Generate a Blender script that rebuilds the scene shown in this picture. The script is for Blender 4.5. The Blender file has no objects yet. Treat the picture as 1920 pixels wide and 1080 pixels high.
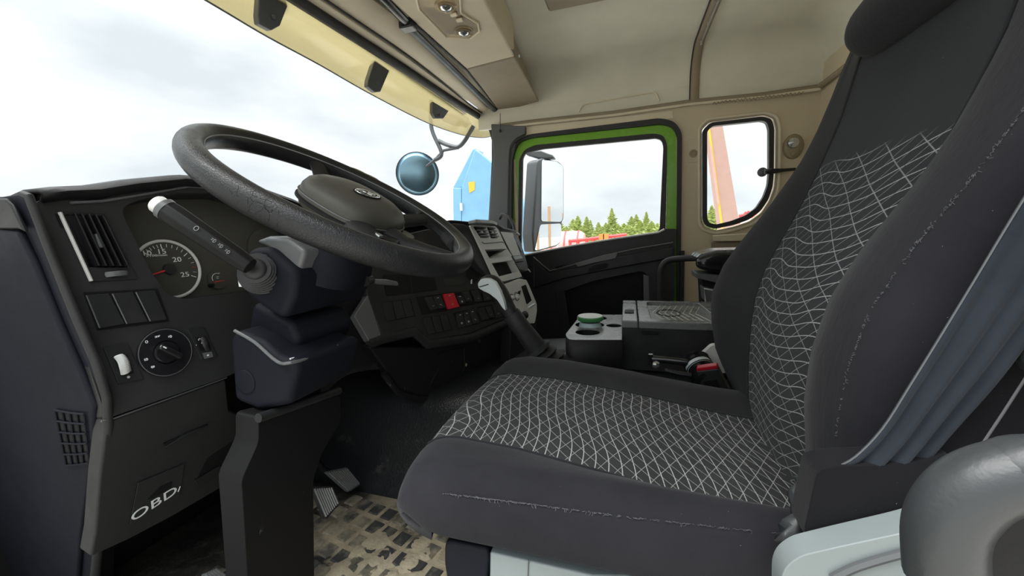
import bpy, bmesh, math, random
from mathutils import Vector, Matrix, geometry
random.seed(7)
V = Vector
S = bpy.context.scene
C = S.collection
# ------------------------------------------------------------------ camera, sky, exposure
FPX, CX, CY = 740.0, 960.0, 540.0
def _d(px, py): return V(((px-CX)/FPX, -(py-CY)/FPX, -1.0))
_Y = _d(1187, 430).normalized()
_Z = _d(187, 465).cross(_Y); _Z.normalize()
if _Z.y < 0: _Z = -_Z
_X = _Y.cross(_Z)
RM = Matrix((_X, _Y, _Z))                       # camera frame -> cab frame (x rear, y across, z up)
cam_d = bpy.data.cameras.new('camera'); cam = bpy.data.objects.new('camera', cam_d); C.objects.link(cam)
cam.matrix_world = RM.to_4x4()
cam_d.sensor_width = 36.0; cam_d.lens = FPX/1920*36; cam_d.clip_start = 0.01; cam_d.clip_end = 600
S.camera = cam
S.view_settings.view_transform = 'Standard'; S.view_settings.look = 'None'
S.view_settings.gamma = 1; S.view_settings.use_curve_mapping = False
S.view_settings.exposure = 0.95

W = bpy.data.worlds.new('sky'); S.world = W; W.use_nodes = True
nt = W.node_tree; nt.nodes.clear()
def wn(t, **k):
    n = nt.nodes.new(t)
    for a, b in k.items(): setattr(n, a, b)
    return n
tc = wn('ShaderNodeTexCoord'); sep = wn('ShaderNodeSeparateXYZ'); nt.links.new(tc.outputs['Generated'], sep.inputs[0])
mp = wn('ShaderNodeMapping'); mp.inputs['Scale'].default_value = (1.3, 1.3, 3.6); nt.links.new(tc.outputs['Generated'], mp.inputs[0])
no = wn('ShaderNodeTexNoise'); no.inputs['Scale'].default_value = 1.7; no.inputs['Detail'].default_value = 5; no.inputs['Roughness'].default_value = .5
nt.links.new(mp.outputs[0], no.inputs['Vector'])
cr = wn('ShaderNodeValToRGB'); cr.color_ramp.elements[0].position = .36; cr.color_ramp.elements[0].color = (.42, .455, .475, 1)
cr.color_ramp.elements[1].position = .60; cr.color_ramp.elements[1].color = (.60, .62, .62, 1)
nt.links.new(no.outputs[0], cr.inputs[0])
zr = wn('ShaderNodeMapRange'); zr.inputs['From Min'].default_value = .35; zr.inputs['From Max'].default_value = 1.0
zr.inputs['To Min'].default_value = 1.0; zr.inputs['To Max'].default_value = 3.2       # overcast sky: brighter towards the zenith
nt.links.new(sep.outputs[2], zr.inputs[0])
bg = wn('ShaderNodeBackground'); nt.links.new(cr.outputs[0], bg.inputs[0]); nt.links.new(zr.outputs[0], bg.inputs[1])
ow = wn('ShaderNodeOutputWorld'); nt.links.new(bg.outputs[0], ow.inputs[0])
sd = bpy.data.lights.new('sun', 'SUN'); sd.energy = 3.8; sd.angle = math.radians(60); sd.color = (1, .985, .96)
so = bpy.data.objects.new('sun', sd); C.objects.link(so)
so.rotation_euler = V((0.15, 0.12, -1.0)).to_track_quat('-Z', 'Y').to_euler()   # veiled sun high on the driver's door side

# ------------------------------------------------------------------ materials
class NM:
    """small node helper"""
    def __init__(s, name):
        s.m = bpy.data.materials.new(name); s.m.use_nodes = True; s.t = s.m.node_tree
        s.b = s.t.nodes['Principled BSDF']; s.o = s.t.nodes['Material Output']
    def n(s, t, ins=None, **k):
        x = s.t.nodes.new(t)
        for a, b in k.items(): setattr(x, a, b)
        for a, b in (ins or {}).items():
            if isinstance(b, bpy.types.NodeSocket): s.t.links.new(b, x.inputs[a])
            else: x.inputs[a].default_value = b
        return x
    def ma(s, op, a, b=0.0, c=0.0):
        x = s.n('ShaderNodeMath', {0: a, 1: b, 2: c}, operation=op); return x.outputs[0]
    def mix(s, f, a, b):
        x = s.n('ShaderNodeMix', data_type='RGBA')
        for i, v in ((0, f), (6, a), (7, b)):
            if isinstance(v, bpy.types.NodeSocket): s.t.links.new(v, x.inputs[i])
            else: x.inputs[i].default_value = v if i == 0 else (*v[:3], 1)
        return x.outputs[2]
    def co(s, w='Object'): return s.n('ShaderNodeTexCoord').outputs[w]
    def noise(s, scale, detail=3, vec=None, rough=.5):
        x = s.n('ShaderNodeTexNoise', {'Scale': scale, 'Detail': detail, 'Roughness': rough, 'Vector': vec or s.co()}); return x.outputs[0]
    def ramp(s, f, a, b, lo=0.0, hi=1.0):
        return s.n('ShaderNodeMapRange', {0: f, 1: a, 2: b, 3: lo, 4: hi}).outputs[0]
    def bump(s, h, st=.3, d=.001, nrm=None):
        ins = {'Height': h, 'Strength': st, 'Distance': d}
        if nrm: ins['Normal'] = nrm
        return s.n('ShaderNodeBump', ins).outputs[0]
    def set(s, **k):
        for a, b in k.items():
            a = {'col': 'Base Color', 'rough': 'Roughness', 'metal': 'Metallic', 'spec': 'Specular IOR Level', 'nrm': 'Normal', 'sheen': 'Sheen Weight', 'coat': 'Coat Weight'}[a]
            if isinstance(b, bpy.types.NodeSocket): s.t.links.new(b, s.b.inputs[a])
            else: s.b.inputs[a].default_value = (*b, 1) if a == 'Base Color' else b
        return s.m
M = {}
def plastic(name, col, rough=.5, grain=700, st=.25, var=.12, metal=0, spec=.5, dust=0):
    k = NM(name)
    c2 = tuple(min(1, c*(1+var)+.002) for c in col); c1 = tuple(c*(1-var) for c in col)
    cc = k.mix(k.noise(6, 4), c1, c2)
    if dust:
        cc = k.mix(k.ma('MULTIPLY', k.ramp(k.noise(9, 6, rough=.7), .5, .75), dust), cc, (.20, .18, .15))
    k.set(col=cc, rough=k.ramp(k.noise(25, 3), .3, .7, rough-.06, rough+.08), metal=metal, spec=spec)
    if grain: k.set(nrm=k.bump(k.noise(grain, 2), st, .0006))
    M[name] = k.m; return k.m
plastic('dark', (.017, .0175, .019), .52, dust=.06, spec=.28)
plastic('darkwarm', (.023, .0235, .0245), .55, dust=.04, spec=.28)
plastic('box_top', (.15, .155, .155), .28, grain=500, st=.1, spec=.8)  # lid tops paler: grazing window reflection put into the colour; pedal ribs share it
plastic('jar_green', (.05, .22, .07), .35, grain=0)
plastic('hub', (.060, .058, .050), .48, spec=.4)
plastic('stalk_black', (.009, .009, .010), .45, grain=0, spec=.2)
plastic('orange', (.70, .22, .05), .6, grain=0)
plastic('deep', (.006, .006, .007), .6, spec=.25)
plastic('blueblack', (.009, .010, .015), .6, spec=.12)
plastic('doorpanel', (.020, .022, .023), .5, spec=.4)
plastic('gauge_face', (.052, .051, .046), .42, grain=0)
plastic('gloss_black', (.012, .012, .014), .18, grain=0)
plastic('silver', (.60, .60, .59), .36, grain=900, st=.12, dust=.2)
plastic('light_grey', (.50, .55, .57), .38, grain=0)
plastic('valance', (.22, .255, .26), .45, grain=0)
plastic('mid_grey', (.10, .105, .11), .42, grain=0)
plastic('arch_grey', (.030, .033, .036), .40, grain=500, st=.2)
plastic('beige', (.58, .50, .36), .6, grain=500, st=.15)
plastic('beige_light', (.68, .60, .45), .6, grain=500, st=.12)
plastic('beige_dark', (.27, .22, .155), .6, grain=300)
plastic('headliner', (.66, .64, .54), .85, grain=1200, st=.3, spec=.2)
plastic('red', (.42, .006, .022), .35, grain=0)
plastic('redneedle', (.75, .04, .03), .4, grain=0)
plastic('white_mark', (.75, .78, .78), .5, grain=0)
plastic('dim_mark', (.26, .27, .28), .5, grain=0)
plastic('rubber', (.018, .018, .02), .55, grain=400)
plastic('green_paint', (.18, .42, .03), .22, grain=0, var=.04)
plastic('thread', (.10, .10, .11), .9, grain=0)
plastic('blindbar', (.055, .065, .075), .38, grain=0)
plastic('chrome', (.55, .57, .58), .22, grain=0, metal=.9)
plastic('blue_paint', (.17, .36, .55), .45, grain=0, var=.14)
plastic('mirror_shell', (.075, .08, .09), .5, grain=0)
plastic('salmon', (.40, .25, .21), .7, grain=0, var=.1)
plastic('yellow', (.75, .42, .04), .6, grain=0)
plastic('machine_red', (.55, .05, .05), .6, grain=0)
plastic('pale_red', (.70, .30, .28), .6, grain=0)
plastic('wood', (.45, .27, .15), .8, grain=0)
plastic('pale_building', (.62, .66, .66), .8, grain=0)
plastic('brown_cap', (.30, .24, .15), .6, grain=0)
def mk_leather():
    k = NM('leather')
    o = k.co()
    vo = k.n('ShaderNodeTexVoronoi', {'Vector': o, 'Scale': 260.0}, feature='DISTANCE_TO_EDGE').outputs['Distance']
    cn = k.noise(10, 5, o, .7)
    dst = k.n('ShaderNodeVectorMath', {0: o, 1: k.n('ShaderNodeVectorMath', {0: k.n('ShaderNodeTexNoise', {'Vector': o, 'Scale': 30.0}).outputs['Color'], 3: .02}, operation='SCALE').outputs[0]}, operation='ADD').outputs[0]
    cr_ = k.n('ShaderNodeTexVoronoi', {'Vector': dst, 'Scale': 60.0}, feature='DISTANCE_TO_EDGE').outputs['Distance']
    crack = k.ma('MULTIPLY', k.ramp(cr_, .0, .02, 1, 0), k.ramp(cn, .58, .66))
    worn = k.ma('MULTIPLY', k.ramp(k.noise(14, 6, o, .75), .60, .72), .35)
    k.set(col=k.mix(crack, k.mix(worn, (.013, .0135, .0155), (.07, .067, .064)), (.004, .004, .004)), rough=k.ramp(k.noise(20, 3, o), .3, .7, .32, .48), spec=.38)
    k.set(nrm=k.bump(crack, 1.0, -.0015, k.bump(k.ramp(vo, 0, .1), .35, .0006)))
    M['leather'] = k.m
mk_leather()
def mk_fabric(name, c, wrinkle=True):
    k = NM(name); o = k.co()
    fine = k.noise(1500, 2, o); big = k.noise(9, 5, o, .6)
    cc = k.mix(k.ramp(big, .3, .7), tuple(x*.82 for x in c), tuple(x*1.2 for x in c))
    lint = k.ramp(k.noise(420, 2, o), .79, .82)
    cc = k.mix(lint, cc, (.35, .36, .4))
    st = k.n('ShaderNodeMapping', {'Vector': o, 'Scale': (1, 1, .2)}).outputs[0]
    w = k.noise(160, 4, st, .6)
    k.set(col=cc, rough=.95, spec=.06, sheen=.08)
    k.set(nrm=k.bump(w, .35 if wrinkle else .1, .0015, k.bump(fine, .3, .0006)))
    M[name] = k.m
mk_fabric('fabric', (.019, .019, .023)); mk_fabric('fabric_blue', (.026, .031, .040), False); mk_fabric('fabric_smooth', (.026, .026, .028), False)
mk_fabric('fabric_back', (.009, .009, .011), False)
def mk_pattern(name, base, lo, hi, rot):
    """woven pale threads: a wavy family crossing a nearly straight family, in the weave's own coordinates"""
    k = NM(name)
    uv = k.n('ShaderNodeSeparateXYZ', {0: k.co('UV')}); a, b = uv.outputs[0], uv.outputs[1]
    nz = k.noise(3.2, 2, k.co('UV'))
    def fam(ca, cb, amp, frq, ph, sp, w):
        x = k.ma('ADD', k.ma('MULTIPLY', a, ca), k.ma('MULTIPLY', b, cb))
        s_ = k.ma('SINE', k.ma('ADD', k.ma('MULTIPLY', b if abs(cb) < abs(ca) else a, frq), k.ma('ADD', k.ma('MULTIPLY', nz, 7.0), ph)))
        x = k.ma('ADD', x, k.ma('MULTIPLY', s_, amp))
        fr = k.ma('ABSOLUTE', k.ma('SUBTRACT', k.ma('FRACT', k.ma('DIVIDE', x, sp)), .5))
        return k.ramp(fr, w, w*1.6, 1, 0)
    if rot == 0:
        l1 = fam(1, .15, .006, 26, 0, .0165, .030); l2 = fam(.82, .75, .003, 18, 1, .0175, .024); l3 = fam(1, -.55, .003, 14, 2, .023, .018)
    else:
        l1 = fam(1, .10, .008, 26, .5, .0165, .028); l2 = fam(1, .72, .004, 12, 1, .019, .022); l3 = fam(.9, -.55, .006, 12, 2, .032, .016)
    dash = k.ramp(k.noise(900, 1, k.co('UV')), .35, .5, .35, 1)
    ln = k.ma('MAXIMUM', l1, k.ma('MULTIPLY', k.ma('MAXIMUM', l2, l3), .62)); ln = k.ma('MULTIPLY', ln, dash)
    fade = k.ma('MULTIPLY', k.ramp(k.ma('ADD', a, k.ma('MULTIPLY', k.ma('SUBTRACT', nz, .5), .03)), hi-.012, hi, 1, 0), k.ramp(a, lo, lo+.02, 0, 1))
    ln = k.ma('MULTIPLY', ln, fade)
    o = k.co()
    dust = k.ramp(k.noise(350, 2, o), .74, .8)
    bc = k.mix(k.ramp(k.noise(8, 4, o), .3, .7), tuple(x*.85 for x in base), tuple(x*1.15 for x in base))
    k.set(col=k.mix(k.ma('MULTIPLY', ln, .95), k.mix(k.ma('MULTIPLY', dust, .4), bc, (.3, .3, .32)), (.46, .47, .47)), rough=.95, spec=.06, sheen=.08)
    k.set(nrm=k.bump(ln, .6, .001, k.bump(k.noise(1300, 2, o), .35, .0006)))
    M[name] = k.m
mk_pattern('weave_seat', (.030, .031, .032), -1, .60, 0)
mk_pattern('weave_back', (.024, .027, .030), -1, .075, 1)
ZF_ = -.75
def mk_floor():
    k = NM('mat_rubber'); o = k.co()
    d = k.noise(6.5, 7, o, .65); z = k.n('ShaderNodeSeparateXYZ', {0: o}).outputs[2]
    ctr = k.n('ShaderNodeVectorMath', {0: o, 1: (-.5, .70, ZF_)}, operation='DISTANCE').outputs['Value']; dirt = k.ma('MULTIPLY', k.ramp(d, .38, .50), k.ramp(ctr, .20, .34, 1, .06))  # mud near the feet; thinned beyond to put the dash's shade into the colour
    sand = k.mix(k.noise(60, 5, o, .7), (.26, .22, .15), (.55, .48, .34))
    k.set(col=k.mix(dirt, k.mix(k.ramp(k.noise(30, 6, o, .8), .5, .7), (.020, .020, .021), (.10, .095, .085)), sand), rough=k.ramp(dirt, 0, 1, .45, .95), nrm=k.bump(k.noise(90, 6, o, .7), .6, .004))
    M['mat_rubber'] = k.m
    k = NM('mat_lug'); o = k.co()
    oi = k.n('ShaderNodeObjectInfo').outputs['Random']
    wc = k.n('ShaderNodeNewGeometry').outputs['Position']
    dirt = k.ma('ADD', k.ramp(k.noise(9, 7, wc, .7), .44, .66), k.ma('MULTIPLY', k.ma('SUBTRACT', oi, .5), .5))
    k.set(col=k.mix(k.ma('MINIMUM', k.ma('MAXIMUM', dirt, 0), .85), (.045, .047, .046), (.36, .32, .23)), rough=.6, nrm=k.bump(k.noise(120, 5, wc, .7), .5, .002))
    M['mat_lug'] = k.m
    k = NM('tunnel_rubber'); o = k.co()
    sm = k.ramp(k.noise(7, 7, k.n('ShaderNodeMapping', {'Vector': o, 'Scale': (1, 3, 1)}).outputs[0], .75), .60, .74)
    vo = k.n('ShaderNodeTexVoronoi', {'Vector': o, 'Scale': 210.0}, feature='SMOOTH_F1').outputs['Distance']
    k.set(col=k.mix(k.ma('MULTIPLY', sm, .4), (.014, .015, .017), (.20, .19, .17)), rough=.38, nrm=k.bump(vo, .6, .0015))
    M['tunnel_rubber'] = k.m
    k = NM('scuffed'); o = k.co()
    sm = k.ramp(k.noise(11, 7, k.n('ShaderNodeMapping', {'Vector': o, 'Scale': (2, 2, .7)}).outputs[0], .75), .63, .70)
    k.set(col=k.mix(k.ma('MULTIPLY', sm, .75), (.010, .010, .011), (.25, .25, .23)), rough=.55, spec=.15, nrm=k.bump(k.noise(500, 2, o), .25, .0006))
    M['scuffed'] = k.m
    k = NM('gravel'); o = k.co()
    k.set(col=k.mix(k.noise(.4, 8, o, .7), (.38, .36, .32), (.56, .54, .49)), rough=.95, nrm=k.bump(k.noise(8, 8, o), .6, .05)); M['gravel'] = k.m
    k = NM('needles'); o = k.co()
    k.set(col=k.mix(k.noise(2.5, 4, k.n('ShaderNodeNewGeometry').outputs['Position']), (.20, .28, .12), (.55, .58, .24)), rough=.9, spec=.1); M['needles'] = k.m
mk_floor()
def mk_glass(name, tint, gl=.8, rough=.0):
    k = NM(name); t = k.t
    tr = k.n('ShaderNodeBsdfTransparent', {'Color': (*tint, 1)}); gs = k.n('ShaderNodeBsdfGlossy', {'Color': (gl, gl, gl, 1), 'Roughness': rough})
    fr = k.n('ShaderNodeFresnel', {'IOR': 1.45 if rough or name != 'glass' else 1.08})
    mx = k.n('ShaderNodeMixShader', {0: k.ma('MULTIPLY', fr.outputs[0], .15), 1: tr.outputs[0], 2: gs.outputs[0]})
    t.links.new(mx.outputs[0], k.o.inputs[0]); M[name] = k.m
mk_glass('glass', (.99, 1, 1)); mk_glass('jar_glass', (.90, .96, .95), 1)
def mk_trans(name, tint, dif, w):
    k = NM(name)
    tr = k.n('ShaderNodeBsdfTransparent', {'Color': (*tint, 1)}); df = k.n('ShaderNodeBsdfTranslucent', {'Color': (*dif, 1)})
    gl = k.n('ShaderNodeBsdfGlossy', {'Roughness': .15}); mx = k.n('ShaderNodeMixShader', {0: w, 1: tr.outputs[0], 2: df.outputs[0]})
    m2 = k.n('ShaderNodeMixShader', {0: .05, 1: mx.outputs[0], 2: gl.outputs[0]})
    k.t.links.new(m2.outputs[0], k.o.inputs[0]); M[name] = k.m
mk_trans('visor', (.72, .67, .49), (.42, .38, .26), .35)
mk_trans('lens', (.92, .88, .80), (.8, .75, .65), .5)
def mk_mirror(name, col, r):
    k = NM(name); k.set(col=col, metal=1.0, rough=r); M[name] = k.m
mk_mirror('mirror', (.86, .88, .88), .01); mk_mirror('blue_reflection', (.20, .33, .42), .30)  # round mirror: the blue it reflects is put into the metal colour

# ------------------------------------------------------------------ geometry helpers
def ray(px, py): return RM @ _d(px, py)
def PY(px, py, y): r = ray(px, py); return r*(y/r.y)
def PX(px, py, x): r = ray(px, py); return r*(x/r.x)
def PZ(px, py, z): r = ray(px, py); return r*(z/r.z)
class Fr:
    """a flat working plane in the cab: origin, u across, v up, n towards the room"""
    def __init__(s, o, u, v=None, n=None):
        s.o = V(o); s.u = V(u).normalized(); s.v = V(v); s.v = (s.v - s.u*s.v.dot(s.u)).normalized(); s.n = s.u.cross(s.v)
    def hit(s, px, py, off=0):
        r = ray(px, py); q = s.o+s.n*off; return r*(q.dot(s.n)/r.dot(s.n))
    def uv(s, px, py, off=0):
        q = s.hit(px, py, off)-s.o; return q.dot(s.u), q.dot(s.v)
    def P(s, a, b, c=0): return s.o+s.u*a+s.v*b+s.n*c
def parent(o, p):
    if p:
        o.parent = p; o.matrix_parent_inverse = Matrix.Translation(-p.matrix_basis.to_translation()) if p.type == 'EMPTY' else Matrix.Identity(4)
def thing(name, label, cat, loc=(0, 0, 0), group=None):
    o = bpy.data.objects.new(name, None); C.objects.link(o); o.location = loc; o.empty_display_size = .05
    o['label'] = label; o['category'] = cat
    if group: o['group'] = group
    return o
def tag(o, label, cat, group=None):
    o['label'] = label; o['category'] = cat
    if group: o['group'] = group
    return o
def struct(o): o['kind'] = 'structure'; return o
def ob(name, vf, mat, par=None, smooth=False, bevel=0, seg=2, sub=0, uv=None, solid=0, label=None, ang=40):
    me = bpy.data.meshes.new(name); me.from_pydata([tuple(v) for v in vf[0]], [], [tuple(f) for f in vf[1]])
    bm = bmesh.new(); bm.from_mesh(me)
    if solid == 0: bmesh.ops.recalc_face_normals(bm, faces=bm.faces)
    bm.to_mesh(me); bm.free()
    if uv:
        l = me.uv_layers.new(name='UVMap')
        for lp in me.loops: l.data[lp.index].uv = uv[lp.vertex_index]
    me.materials.append(M[mat] if isinstance(mat, str) else mat)
    o = bpy.data.objects.new(name, me); C.objects.link(o); parent(o, par)
    if smooth or bevel or sub:
        me.polygons.foreach_set('use_smooth', [True]*len(me.polygons))
    if solid: m = o.modifiers.new('s', 'SOLIDIFY'); m.thickness = solid; m.offset = 0
    if bevel: m = o.modifiers.new('b', 'BEVEL'); m.width = bevel; m.segments = seg; m.limit_method = 'ANGLE'; m.angle_limit = math.radians(32); m.harden_normals = True
    if sub: m = o.modifiers.new('u', 'SUBSURF'); m.levels = sub; m.render_levels = sub
    if smooth and not sub and not bevel:
        try: me.set_sharp_from_angle(angle=math.radians(ang))
        except Exception: pass
    if label: o['label'] = label
    return o
def join(*vfs):
    v, f = [], []
    for a, b in vfs:
        k = len(v); v += list(a); f += [tuple(i+k for i in q) for q in b]
    return v, f
def plate(outer, vec, holes=()):
    loops = [list(outer)]+[list(h) for h in holes]; vec = V(vec)
    tri = geometry.tessellate_polygon(loops)
    flat = [V(p) for l in loops for p in l]; n = len(flat)
    vs = flat+[p+vec for p in flat]; fs = []
    if not holes: fs += [tuple(range(n)), tuple(range(2*n-1, n-1, -1))]
    else: fs += [tuple(t) for t in tri]+[tuple(i+n for i in reversed(t)) for t in tri]
    k = 0
    for l in loops:
        m = len(l)
        for i in range(m): a, b = k+i, k+(i+1) % m; fs.append((a, b, b+n, a+n))
        k += m
    return vs, fs
def box(c, s, ax=None):
    c = V(c); X, Y_, Z = ax or (V((1, 0, 0)), V((0, 1, 0)), V((0, 0, 1)))
    vs = [c+X*(i*s[0]/2)+Y_*(j*s[1]/2)+Z*(k*s[2]/2) for i in (-1, 1) for j in (-1, 1) for k in (-1, 1)]
    return vs, [(0, 1, 3, 2), (4, 6, 7, 5), (0, 4, 5, 1), (2, 3, 7, 6), (0, 2, 6, 4), (1, 5, 7, 3)]
def rc(pts, r, n=5, closed=True):
    """round the corners of a polygon; r a number or one per corner"""
    pts = [V(p) for p in pts]; m = len(pts); out = []
    for i, p in enumerate(pts):
        if not closed and i in (0, m-1): out.append(p); continue
        a, b = pts[i-1], pts[(i+1) % m]; rr = r[i] if isinstance(r, (list, tuple)) else r
        da, db = a-p, b-p; q = min(rr, da.length*.48, db.length*.48)
        if q < 1e-6: out.append(p); continue
        A, B = p+da.normalized()*q, p+db.normalized()*q
        for k in range(n+1):
            t = k/n; out.append(A*(1-t)**2+p*(2*t*(1-t))+B*t*t)
    return out
def cat(pts, n=8, closed=False):
    pts = [V(p) for p in pts]; m = len(pts); out = []
    rng = range(m) if closed else range(m-1)
    for i in rng:
        g = lambda j: pts[j % m] if closed else pts[max(0, min(m-1, j))]
        p0, p1, p2, p3 = g(i-1), g(i), g(i+1), g(i+2)
        for k in range(n):
            t = k/n; out.append(.5*((2*p1)+(p2-p0)*t+(2*p0-5*p1+4*p2-p3)*t*t+(3*p1-p0-3*p2+p3)*t**3))
    if not closed: out.append(pts[-1])
    return out
def tube(pts, r, seg=12, closed=False, flat=1.0, up=None):
    pts = [V(p) for p in pts]; m = len(pts); vs, fs = [], []
    rr = r if isinstance(r, (list, tuple)) else [r]*m
    nrm = None
    for i, p in enumerate(pts):
        if closed: d = pts[(i+1) % m]-pts[i-1]
        else: d = pts[min(m-1, i+1)]-pts[max(0, i-1)]
        d.normalize()
        if up is not None: nn = V(up)-d*V(up).dot(d)
        elif nrm is None: nn = d.orthogonal()
        else: nn = nrm-d*nrm.dot(d)
        nn.normalize(); nrm = nn; b = d.cross(nn)
        for k in range(seg):
            a = 2*math.pi*k/seg; vs.append(p+nn*(math.cos(a)*rr[i]*flat)+b*(math.sin(a)*rr[i]))
    for i in range(m if closed else m-1):
        for k in range(seg):
            a, b2 = i*seg+k, i*seg+(k+1) % seg; c = ((i+1) % m)*seg
            fs.append((a, b2, c+(k+1) % seg, c+k))
    if not closed: fs += [tuple(range(seg-1, -1, -1)), tuple((m-1)*seg+k for k in range(seg))]
    return vs, fs
def lathe(o, ax, prof, seg=24, sx=1.0, up=None):
    o = V(o); ax = V(ax).normalized(); a = V(up) if up is not None else ax.orthogonal()
    a = (a-ax*a.dot(ax)).normalized(); b = ax.cross(a)
    vs, fs = [], []; m = len(prof)
    for r, h in prof:
        for k in range(seg):
            t = 2*math.pi*k/seg; vs.append(o+ax*h+a*(math.cos(t)*r*sx)+b*(math.sin(t)*r))
    for i in range(m-1):
        for k in range(seg): fs.append((i*seg+k, i*seg+(k+1) % seg, (i+1)*seg+(k+1) % seg, (i+1)*seg+k))
    fs += [tuple(range(seg-1, -1, -1)), tuple((m-1)*seg+k for k in range(seg))]
    return vs, fs
def loft(rings, caps=True, closed=True):
    n = len(rings[0]); vs = [V(p) for r in rings for p in r]; fs = []
    for i in range(len(rings)-1):
        for k in range(n if closed else n-1):
            a, b = i*n+k, i*n+(k+1) % n; fs.append((a, b, b+n, a+n))
    if caps: fs += [tuple(range(n-1, -1, -1)), tuple((len(rings)-1)*n+k for k in range(n))]
    return vs, fs
def strip(fr, name, pts, t, mat, par, off=0, r=0, holes=(), bevel=0, n=5, label=None, seg=2, **kw):
    """a plate of thickness t lying on plane fr, its front `off` above it; corners given where the rays meet the plane"""
    def L(q, rr):
        p = [fr.hit(*c, off) for c in q]; return rc(p, rr, n) if rr else p
    hs = [L(h[0], h[1]) if isinstance(h, tuple) else L(h, 0) for h in holes]
    return ob(name, plate(L(pts, r), fr.n*-t, hs), mat, par, bevel=bevel, seg=seg, label=label, **kw)
def text(fr, s, px, py, size, mat, par, off=0, ang=0, sx=1.0, name='lettering', th=.0004):
    cu = bpy.data.curves.new(name, 'FONT'); cu.body = s; cu.size = size; cu.align_x = 'CENTER'; cu.align_y = 'CENTER'; cu.extrude = th; cu.space_character = 1.05
    t = bpy.data.objects.new(name, cu); C.objects.link(t); dg = bpy.context.evaluated_depsgraph_get()
    me = bpy.data.meshes.new_from_object(t.evaluated_get(dg)); bpy.data.objects.remove(t)
    p = fr.hit(px, py, off); c_, s_ = math.cos(ang), math.sin(ang)
    u = (fr.u*c_+fr.v*s_)*sx; v = fr.v*c_-fr.u*s_
    me.transform(Matrix(((u.x, v.x, fr.n.x, p.x), (u.y, v.y, fr.n.y, p.y), (u.z, v.z, fr.n.z, p.z), (0, 0, 0, 1))))
    me.materials.append(M[mat]); o = bpy.data.objects.new(name, me); C.objects.link(o); parent(o, par); return o
def copyp(src, par, name=None):
    c = src.copy(); C.objects.link(c); c.parent = par
    return c

# ------------------------------------------------------------------ the cab shell
YW, ZC, XB, ZF = 2.25, .86, .82, -.75           # passenger wall, ceiling, rear wall, floor
FW = Fr((0, YW, 0), (1, 0, 0), (0, 0, 1))        # passenger wall: its n points to -y
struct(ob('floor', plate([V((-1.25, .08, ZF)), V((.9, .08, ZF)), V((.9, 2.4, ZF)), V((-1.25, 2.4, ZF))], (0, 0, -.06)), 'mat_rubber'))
def wpx(l, r): return rc([FW.hit(*p) for p in l], r)
door_open = [(952, 640), (957, 300), (968, 262), (990, 251), (1238, 221), (1268, 228), (1280, 250), (1276, 640)]
win_open = [(1316, 414), (1316, 243), (1330, 229), (1432, 216), (1450, 222), (1455, 240), (1454, 327), (1452, 351), (1443, 376), (1428, 399), (1406, 415), (1376, 425), (1342, 432), (1323, 426)]
def P2(x, z): return V((x, YW, z))
wall_out = [P2(-.66, -.75), P2(-.66, .50), P2(-.71, .62), P2(XB+.02, .62), P2(XB+.02, -.75)]
d_in = [P2(-.62, -.70)]+wpx(door_open[1:7], .03)+[P2(.235, -.70)]
struct(ob('wall_right', plate(wall_out, (0, .05, 0), [d_in, wpx(win_open, .012)]), 'beige', bevel=.004))
# roof: vertical cant, cove and flat ceiling lofted along x
def roof_ring(x):
    r = []
    pr = [(YW, .60), (YW, .70)]
    for k in range(7):
        a = k/6*math.pi/2; pr.append((YW-.16*(1-math.cos(a)), .70+.16*math.sin(a)))
    pr += [(1.6, ZC), (.9, ZC), (.36, ZC)]
    for k in range(1, 6):
        a = k/5*math.pi/2; pr.append((.36-.16*math.sin(a), ZC-.16*(1-math.cos(a))))
    return [V((x, y, z)) for y, z in pr]
rings = [roof_ring(x) for x in (-.86, -.6, -.2, .2, .5, XB-.14)]
base = roof_ring(0)
for k in range(1, 7):
    a = k/6*math.pi/2; dx, dz = .16*math.sin(a), .16*(1-math.cos(a)); rg = []
    for p in base: rg.append(V((XB-.14+dx, p.y, min(p.z, ZC-dz))))
    rings.append(rg)
struct(ob('ceiling', loft(rings, caps=False, closed=False), 'headliner', smooth=True, solid=.02, ang=60))
struct(ob('wall_back', plate([V((XB, .1, -.75)), V((XB, YW, -.75)), V((XB, YW, .72)), V((XB, .1, .72))], (.04, 0, 0)), 'beige'))
struct(ob('wall_left', plate([V((.36, .16, -.75)), V((XB, .16, -.75)), V((XB, .16, .72)), V((.42, .16, .72))], (0, -.05, 0)), 'doorpanel'))
struct(ob('wall_front', plate([V((-1.22, .12, -.75)), V((-1.22, YW, -.75)), V((-1.22, YW, -.02)), V((-1.22, .12, -.02))], (-.04, 0, 0)), 'deep'))
# cant rail mouldings
rail = [PY(938, 236, 2.24), PY(1000, 228, 2.24), PY(1150, 212, 2.24), PY(1295, 191, 2.24), PY(1430, 178, 2.24), PY(1535, 165, 2.24)]
rail[-1] = V((XB-.02, 2.22, rail[-1].z))
tr = ob('trim_1', tube(rail+[V((XB-.015, 1.2, rail[-1].z)), V((XB-.015, .3, rail[-1].z))], .012, 8), 'beige_dark', smooth=True); struct(tr)
tr = ob('trim_2', tube([p+V((0, -.012, -.014)) for p in rail], .007, 8), 'beige_light', smooth=True); struct(tr)
# fuzzy edge of trim under the rail
zz = []
for i in range(46):
    t = i/45; p = rail[3].lerp(rail[5], .18+t*.7); zz.append(p+V((0, -.014, -.022+(.006 if i % 2 else -.006)*random.uniform(.4, 1.3))))
struct(ob('trim_3', tube(zz, .0025, 5), 'beige_dark', smooth=True))
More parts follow.
